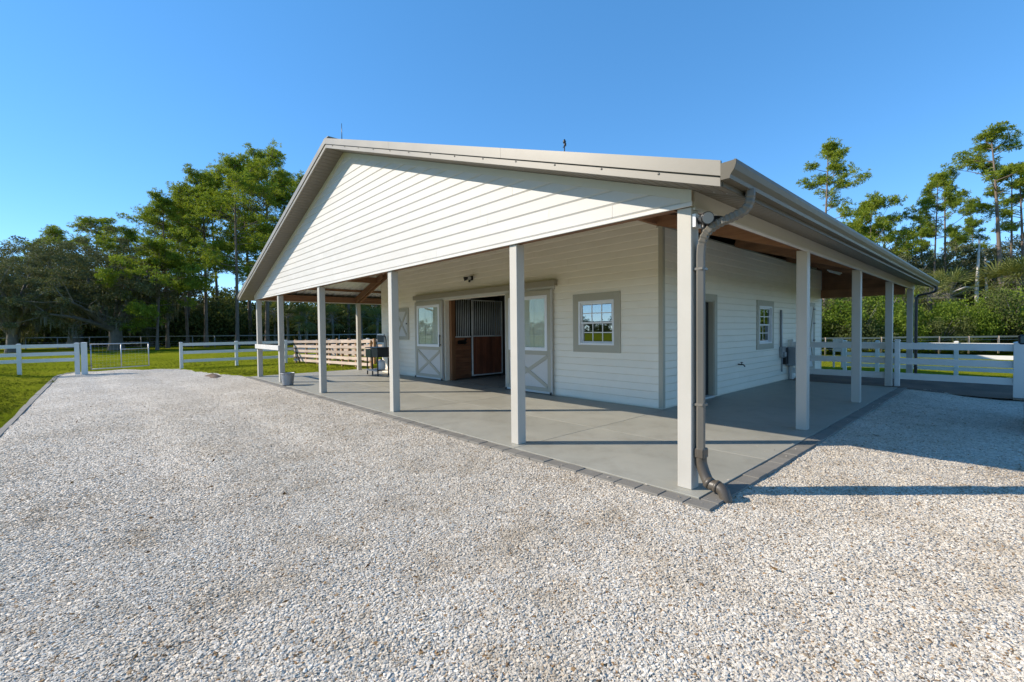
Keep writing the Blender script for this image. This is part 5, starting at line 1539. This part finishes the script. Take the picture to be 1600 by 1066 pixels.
def palm_meshes(seed, H, R):
    rng = np.random.RandomState(seed)
    tr = [tube_np([(0, 0, -0.1), (0.05, 0, H * 0.4), (0.0, 0.06, H * 0.8)], [0.2, 0.16, 0.17], 8)]
    V_, F_ = [], []
    ch = []
    top = np.array([0, 0.06, H * 0.8])
    for i in range(30):
        az = rng.rand() * 6.28; el = rng.uniform(-0.75, 1.3)
        d = np.array([math.cos(az) * math.cos(el), math.sin(az) * math.cos(el), math.sin(el)])
        st = top + d * R * 0.5
        tr.append(tube_np([top, top + d * R * 0.25, st], [0.02, 0.016, 0.012], 4))
        side = np.cross(d, [0, 0, 1]); side /= np.linalg.norm(side) + 1e-9; upv = np.cross(side, d)
        n = 15
        for j in range(n):
            a = -1.45 + 2.9 * j / (n - 1)
            q = d * math.cos(a) + side * math.sin(a) + upv * (0.12 * math.cos(a * 3)); q /= np.linalg.norm(q)
            ln = R * 0.62 * (0.75 + 0.25 * math.cos(a)); wv_ = np.cross(q, upv) * 0.035
            tip = st + q * ln + np.array([0, 0, -0.22 * ln * rng.uniform(0.5, 1.5)])
            m = st + q * ln * 0.6
            ch.append((np.array([st, m + wv_, tip, m - wv_]), np.array([[0, 1, 2, 3]])))
    V_ = np.concatenate([c[0] for c in ch]); F_ = np.arange(len(V_)).reshape(-1, 4)
    tm = np_mesh('palm_trunk', tr); tm.materials.append(M['bark_grey'])
    cm = np_mesh('palm_fronds', [(V_, F_)]); cm.materials.append(M['palm_leaf'])
    return tm, cm

def place(name, loc, parts, label, cat, group, sc, rz):
    o = empty(name, loc, label, cat, group, rz)
    o.scale = sc if isinstance(sc, tuple) else (sc, sc, sc)
    for nm, me in parts:
        if me is None: continue
        c = bpy.data.objects.new(nm, me); COL.objects.link(c); c.parent = o
        if nm == 'hanging_moss': c['kind'] = 'stuff'
    return o

pines = [pine_meshes(11, 20, 0.38, 3.7, 36, 0.95), pine_meshes(12, 20, 0.52, 3.0, 26, 0.9), pine_meshes(13, 20, 0.28, 4.2, 46, 0.95), pine_meshes(14, 20, 0.70, 2.4, 14, 0.72), pine_meshes(16, 20, 0.60, 2.5, 18, 0.72)]
young_pine = pine_meshes(15, 10, 0.2, 3.0, 30, 0.75, 1.0)
oaks = [oak_meshes(21, 11, 6.2, 260, 190, 0.18), oak_meshes(22, 11, 5.6, 240, 190, 0.18), oak_meshes(23, 12, 4.4, 190, 160, 0.19, moss=30, tall=0.40)]
shrubs = [shrub_mesh(31, 420, 26, 0.055, M['shrub_leaf']), shrub_mesh(32, 420, 26, 0.05, M['shrub_leaf']), shrub_mesh(33, 380, 26, 0.05, M['dark_leaf'])]
palms = [palm_meshes(41, 5.0, 1.9), palm_meshes(42, 4.0, 2.1)]

def pine(k, u, v, h, label, group=None, rz=None, wide=1.0):
    tm, cm, H = young_pine if k == 'y' else pines[k]
    s = h / H
    place('pine_tree', W(u, v, -0.05), (('trunk', tm), ('crown', cm)), label, 'pine tree', group, (s * wide, s * wide, s), rnd.uniform(0, 6.28) if rz is None else rz)
def oak(k, u, v, h, label, group=None, rz=None, wide=1.0):
    tm, cm, mm, H = oaks[k]; s = h / H
    place('oak_tree', W(u, v, -0.05), (('trunk', tm), ('crown', cm), ('hanging_moss', mm)), label, 'oak tree', group, (s * wide, s * wide, s), rnd.uniform(0, 6.28) if rz is None else rz)

# left side
oak(0, 61.5, -10.3, 9.6, 'spreading live oak with leaning trunk at the far left fence')
oak(1, 60.1, -2.9, 11.4, 'large dark live oak straight behind the open steel gate', wide=1.12)
oak(2, 78.2, -6.4, 14.3, 'pale trunked oak standing between the two big live oaks', wide=1.1)
for (u, v, h) in ((75.5, -15.3, 11.8), (87.1, -10.2, 14.8)):
    oak(2, u, v, h, 'oak in the back row of the wood at far left', 'oaks at the back of the left wood', wide=1.25)
oak(0, 74.3, 0.9, 11.9, 'dense oak behind the pines right of the steel gate', wide=0.9)
pine(2, 98.7, -3.7, 20.0, 'rounded dark pine crown rising above the large live oak', wide=1.25)
pine(0, 107.6, -8.9, 19.3, 'distant pine showing over the left shoulder of the oaks', wide=1.2)
pine(1, 62.8, 1.6, 17.0, 'leftmost tall pine of the cluster with a tufted flat top', wide=1.1)
pine('y', 56.0, 0.1, 10.2, 'young bright green pine with low branches beside the live oak', wide=1.15)
pine(0, 66.1, 3.9, 18.6, 'broad leafy pine second from left in the tall cluster', wide=0.95)
pine(2, 62.2, 5.2, 20.3, 'bushy sunlit pine in the middle of the left cluster', wide=0.95)
pine(0, 55.1, 7.0, 20.4, 'nearest thick-trunked pine behind the white fence posts', wide=1.0)
pine(2, 59.5, 11.1, 23.4, 'tallest pine of the left cluster beside the roof edge', wide=0.95)
LP = 'slender pine deep in the wood left of the barn'
for i, (u, v, h) in enumerate(((75.2, 8.7, 23.6), (65.4, 10.6, 23.0), (66.9, 14.8, 22.8), (87.6, 7.1, 22.0), (91.3, 0.0, 18.0), (71.0, 4.5, 18.0), (80.0, 14.0, 20))):
    pine((1, 0, 3)[i % 3], u, v, h, LP, 'pines deep in the left wood', wide=1.05)
BP = 'pine trunk seen under the porch roof beyond the plank pen'
for i, (u, v, h) in enumerate(((63.0, 16.2, 22), (65.0, 19.9, 23), (58.6, 21.0, 22), (63.5, 27.5, 24), (52.0, 15.0, 19))):
    pine((1, 3)[i % 2], u, v, h, BP, 'pines beyond the plank pen')
SP = 'pale green palm in the undergrowth beyond the plank pen'
for i, (u, v, h) in enumerate(((59.9, 13.6, 5.2), (57.3, 15.0, 5.2), (63.2, 13.0, 5.8), (50.3, 21.1, 4.6), (55.5, 21.4, 5.2), (58.1, 18.6, 5.2), (52, 12.5, 3.6))):
    tm, cm = palms[i % 2]; s = h / (5.6 if i % 2 == 0 else 5.0)
    place('palm', W(u, v, -0.05), (('trunk', tm), ('fronds', cm)), SP, 'palm', 'palms in the left undergrowth', s, rnd.uniform(0, 6))
# right side
pine(4, 10.5, 49.9, 19.6, 'lone gnarled pine rising above the right roof slope', wide=1.05)
pine('y', 8.6, 58.0, 14.4, 'bushy bright pine just beyond the gutter line', wide=0.75)
pine(4, 2.8, 55.4, 16.0, 'twin-crowned tall pine, the left of the right-hand pair', wide=0.8)
pine(4, 2.4, 60.2, 17.2, 'twin-crowned tall pine, the right of the right-hand pair', wide=0.95, rz=2.0)
pine(3, -1.7, 58.8, 19.8, 'tallest pine at the right edge with a high flat crown', wide=1.15)
pine(4, -2.2, 63.8, 17.4, 'leaning pine close behind the tallest right-edge pine', wide=1.0)
pine(3, -2.9, 61.4, 17.0, 'rightmost pine trunk at the picture edge', wide=1.1)
RB = 'smaller pine in the wood behind the right-hand shrubs'
for i, (u, v, h) in enumerate(((8.3, 67.2, 15.0), (11.5, 66.6, 14.7), (2.3, 79.7, 13.7), (6.3, 75.3, 14.0), (-6.0, 74, 15), (4.6, 66.0, 14.2), (9.6, 62.0, 13.0), (0.6, 72.0, 14.0), (13.5, 70.0, 15.5))):
    pine((4, 1, 3)[i % 3], u, v, h, RB, 'pines behind the right shrubs', wide=0.85)
RO = 'grey-limbed oak in the canopy behind the right-hand shrubs'
for i, (u, v, h) in enumerate(((6.3, 60.5, 10.6), (1.7, 66.4, 11.2), (8.9, 55.1, 10.6), (-2.6, 67.8, 11.4), (12.1, 57.1, 11.0), (4.2, 63.0, 10.4), (-0.4, 64.5, 9.6))):
    oak(2, u, v, h, RO, 'oaks behind the right shrubs', wide=0.95)
for i, (u, v, h, lb) in enumerate(((0.0, 58.5, 10.2, 'bare white dead trunk standing among the right-hand trees'), (-0.6, 62.0, 8.6, 'short broken dead trunk beside the taller white snag'))):
    t = empty('dead_tree', W(u, v, 0), lb, 'dead tree')
    tube('trunk', [W(u, v, -0.1), W(u + 0.05, v, h * 0.5), W(u - 0.1 + 0.3 * i, v, h)], [0.2, 0.15, 0.07], M['snag'], t, 8)
    if i == 0: tube('limb', [W(u, v, 5.2), W(u + 0.8, v, 5.4), W(u + 1.9, v, 4.9), W(u + 2.8, v, 4.6)], [0.10, 0.08, 0.06, 0.03], M['snag'], t, 6)
for i, (u, v, h) in enumerate(((2.1, 44.2, 5.5), (1.2, 46.7, 6.2), (-2.6, 52.4, 7.4), (-1.5, 52.7, 7.0), (5.8, 40.2, 5.4), (3.4, 43, 4.8))):
    tm, cm = palms[i % 2]; s = h / (5.6 if i % 2 == 0 else 5.0)
    place('palm', W(u, v, -0.05), (('trunk', tm), ('fronds', cm)), 'cabbage palm rising behind the right-hand shrubs', 'palm', 'palms behind the right shrubs', s, rnd.uniform(0, 6))
SH = 'leafy green shrub in the thicket behind the right field fence'
for i, (u, v, h) in enumerate(((10.2, 32.5, 4.2), (8.2, 33.6, 4.4), (6.5, 35.0, 4.6), (5.2, 34.9, 4.4), (4.3, 37.4, 4.6), (3.1, 36.2, 3.6), (2.3, 38.2, 4.0), (1.1, 37.4, 3.1), (0.4, 39.8, 3.7), (-0.8, 40.5, 4.0), (-1.8, 41.2, 4.8), (-2.7, 41.0, 4.6), (-3.9, 44.0, 5.2), (-5.6, 45, 5))):
    k = (0, 1, 0, 2)[i % 4]
    sm_, cm = shrubs[k]
    place('shrub', W(u, v, -0.05), (('stems', sm_), ('foliage', cm)), SH, 'shrub', 'shrubs behind the right field fence', (h * rnd.uniform(0.5, 0.75), h * rnd.uniform(0.5, 0.75), h * rnd.uniform(0.68, 0.92)), rnd.uniform(0, 6))

# undergrowth: the dense dark mass of the woods, nobody could count it
def thicket(name, line, depth, hmin, hmax, n_cl, n_leaf, leaf, seed, label, mat):
    rng = np.random.RandomState(seed)
    line = np.array(line, float)
    seg = np.linalg.norm(np.diff(line, axis=0), axis=1); L_ = np.concatenate([[0], np.cumsum(seg)])
    t = rng.rand(n_cl) * L_[-1]
    p = np.stack([np.interp(t, L_, line[:, 0]), np.interp(t, L_, line[:, 1])], 1)
    dirx = np.gradient(p[np.argsort(t)], axis=0)
    cen = np.array([-2.17, -4.44]); out = p - cen; out /= np.linalg.norm(out, axis=1)[:, None]
    hh = hmin + (hmax - hmin) * (0.5 + 0.5 * np.sin(t * 0.55 + 1.0) * np.sin(t * 0.23 + 2.2)) + rng.normal(size=n_cl) * 0.5
    dd = rng.rand(n_cl)
    p = p + out * (dd * depth)[:, None]
    z = rng.rand(n_cl) ** 0.8 * hh * (0.55 + 0.45 * dd)
    c = np.stack([-p[:, 0], p[:, 1], z], 1)
    cl = np.repeat(c, n_leaf, axis=0) + rng.normal(size=(n_cl * n_leaf, 3)) * np.array([0.5, 0.5, 0.4])
    cl[:, 2] = np.abs(cl[:, 2])
    me = np_mesh(name, [leaf_quads(cl, leaf, leaf * 0.5, rng)])
    o = link(name, me, mat); props(o, label, kind='stuff')
    return o
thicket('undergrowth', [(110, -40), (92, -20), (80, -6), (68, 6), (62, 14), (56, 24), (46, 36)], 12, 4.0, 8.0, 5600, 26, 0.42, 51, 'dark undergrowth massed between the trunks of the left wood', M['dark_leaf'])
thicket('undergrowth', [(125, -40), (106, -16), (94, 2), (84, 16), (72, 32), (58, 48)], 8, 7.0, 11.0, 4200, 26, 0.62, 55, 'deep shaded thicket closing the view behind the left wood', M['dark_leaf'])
thicket('undergrowth', [(34, 46), (18, 56), (10, 60), (4, 62), (-6, 66), (-20, 70)], 14, 4.0, 7.0, 3600, 26, 0.34, 52, 'mixed undergrowth behind the shrubs of the right wood', M['shrub_leaf'])
thicket('undergrowth', [(16, 27.5), (9, 34), (4, 38.5), (-1, 42.0), (-9, 48)], 4, 1.2, 3.0, 1500, 26, 0.2, 54, 'low tangled green growth along the right field fence', M['shrub_leaf'])
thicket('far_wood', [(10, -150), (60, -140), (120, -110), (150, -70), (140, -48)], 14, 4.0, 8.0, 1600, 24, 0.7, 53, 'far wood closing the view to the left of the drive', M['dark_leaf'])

# stray chips kicked onto the slab and pavers near their edges
us = np.arange(-0.33, 17.0, 0.12); vs_g = np.arange(-0.33, 1.1, 0.12)
eu, ev, ef = grid_mesh('e', us, vs_g)
de = 26 * np.exp(-(ev + 0.33) / 0.22) * (0.4 + 0.6 * np.clip(vnoise(eu, ev, 2.2, 95) * 2, 0, 1))
scatter('stray_stones', np.stack([-eu, ev, 0 * eu + 0.002], 1), ef, de, stone_proto, 7, M['stone'], 0.004, 0.012, ((0.75, 0.6, 0.2), (1.35, 1.0, 0.45)),
        'stray gravel chips scattered on the front pavers and slab edge')
us = np.arange(-0.33, 0.9, 0.12); vs_g = np.arange(-0.2, 11.0, 0.12)
eu, ev, ef = grid_mesh('e', us, vs_g)
de = 26 * np.exp(-(eu + 0.33) / 0.22) * (0.4 + 0.6 * np.clip(vnoise(eu, ev, 2.2, 96) * 2, 0, 1))
scatter('stray_stones', np.stack([-eu, ev, 0 * eu + 0.002], 1), ef, de, stone_proto, 7, M['stone'], 0.004, 0.012, ((0.75, 0.6, 0.2), (1.35, 1.0, 0.45)),
        'stray gravel chips scattered on the right-hand pavers and slab edge')

# litter on the gravel: fallen leaves and twigs
rng = np.random.RandomState(61)
n = 130
lu = rng.uniform(-6, 14, n); lv = rng.uniform(-5.4, 6, n)
ok = ~((lu > -0.5) & (lv > -0.5)); lu, lv = lu[ok], lv[ok]
c = np.stack([-lu, lv, gravel_z(lu, lv) + 0.022], 1)
dirs = rng.normal(size=(len(c), 3)); dirs[:, 2] *= 0.1
Vl, Fl = leaf_quads(c, 0.055, 0.022, rng, dirs)
tw = [tube_np([c[i] , c[i] + np.array([rng.uniform(-.08, .08), rng.uniform(-.08, .08), 0.004])], 0.004, 4) for i in range(0, len(c), 6)]
me = np_mesh('leaf_litter', [(Vl, Fl)] + tw)
mlit = leaf_mat('fallen_leaves', [(0.1, (0.05, 0.03, 0.018)), (0.5, (0.16, 0.085, 0.035)), (1, (0.26, 0.17, 0.07))], 0.1, 0.8, 0.1)
props(link('leaf_litter', me, mlit), 'scattered fallen leaves and twigs on the gravel', kind='stuff')
# low mound of dark scrapings at the back edge of the drive
us = np.linspace(17.6, 20.0, 30); vs_g = np.linspace(-1.45, -0.75, 16)
mu, mv, mf = grid_mesh('m', us, vs_g)
mz = gravel_z(mu, mv) - 0.03 + 0.12 * np.exp(-(((mu - 18.8) / 0.7) ** 2 + ((mv + 1.1 + 0.05 * np.sin(mu * 6)) / 0.17) ** 2)) * (1 + 0.5 * vnoise(mu, mv, 9, 71)) + 0.012 * vnoise(mu, mv, 14, 72)
mo = link('soil_mound', np_mesh('soil_mound', [(np.stack([-mu, mv, mz], 1), mf)]), M['mulch']); smooth(mo.data)
props(mo, 'low ridge of dark scraped soil at the back of the drive', 'soil mound')

# ---- things that only their order tells apart get it in the label, counted from the left
ORD = ['first', 'second', 'third', 'fourth', 'fifth', 'sixth', 'seventh', 'eighth', 'ninth', 'tenth', 'eleventh', 'twelfth', 'thirteenth', 'fourteenth']
TEXT = {'shrubs behind the right field fence': '%s leafy green shrub from the left behind the right field fence',
        'palms in the left undergrowth': '%s pale palm from the left in the undergrowth beyond the plank pen',
        'pines deep in the left wood': '%s slender pine from the left deep in the wood beside the barn',
        'palms behind the right shrubs': '%s cabbage palm from the left rising behind the right-hand shrubs',
        'oaks behind the right shrubs': '%s grey-limbed oak from the left in the right-hand canopy',
        'pines beyond the plank pen': '%s pine trunk from the left seen under the porch beyond the pen',
        'pines behind the right shrubs': '%s small pine from the left in the wood behind the right-hand shrubs',
        'oaks at the back of the left wood': '%s oak from the left in the back row of the far-left wood'}
fw = Vector((-math.sin(HEAD), math.cos(HEAD), 0)); rt = Vector((math.cos(HEAD), math.sin(HEAD), 0))
for g, tx in TEXT.items():
    obs = [o for o in COL.objects if o.get('group') == g]
    obs.sort(key=lambda o: (o.location - CAM_POS).dot(rt) / (o.location - CAM_POS).dot(fw))
    for i, o in enumerate(obs): o['label'] = tx % ORD[i]
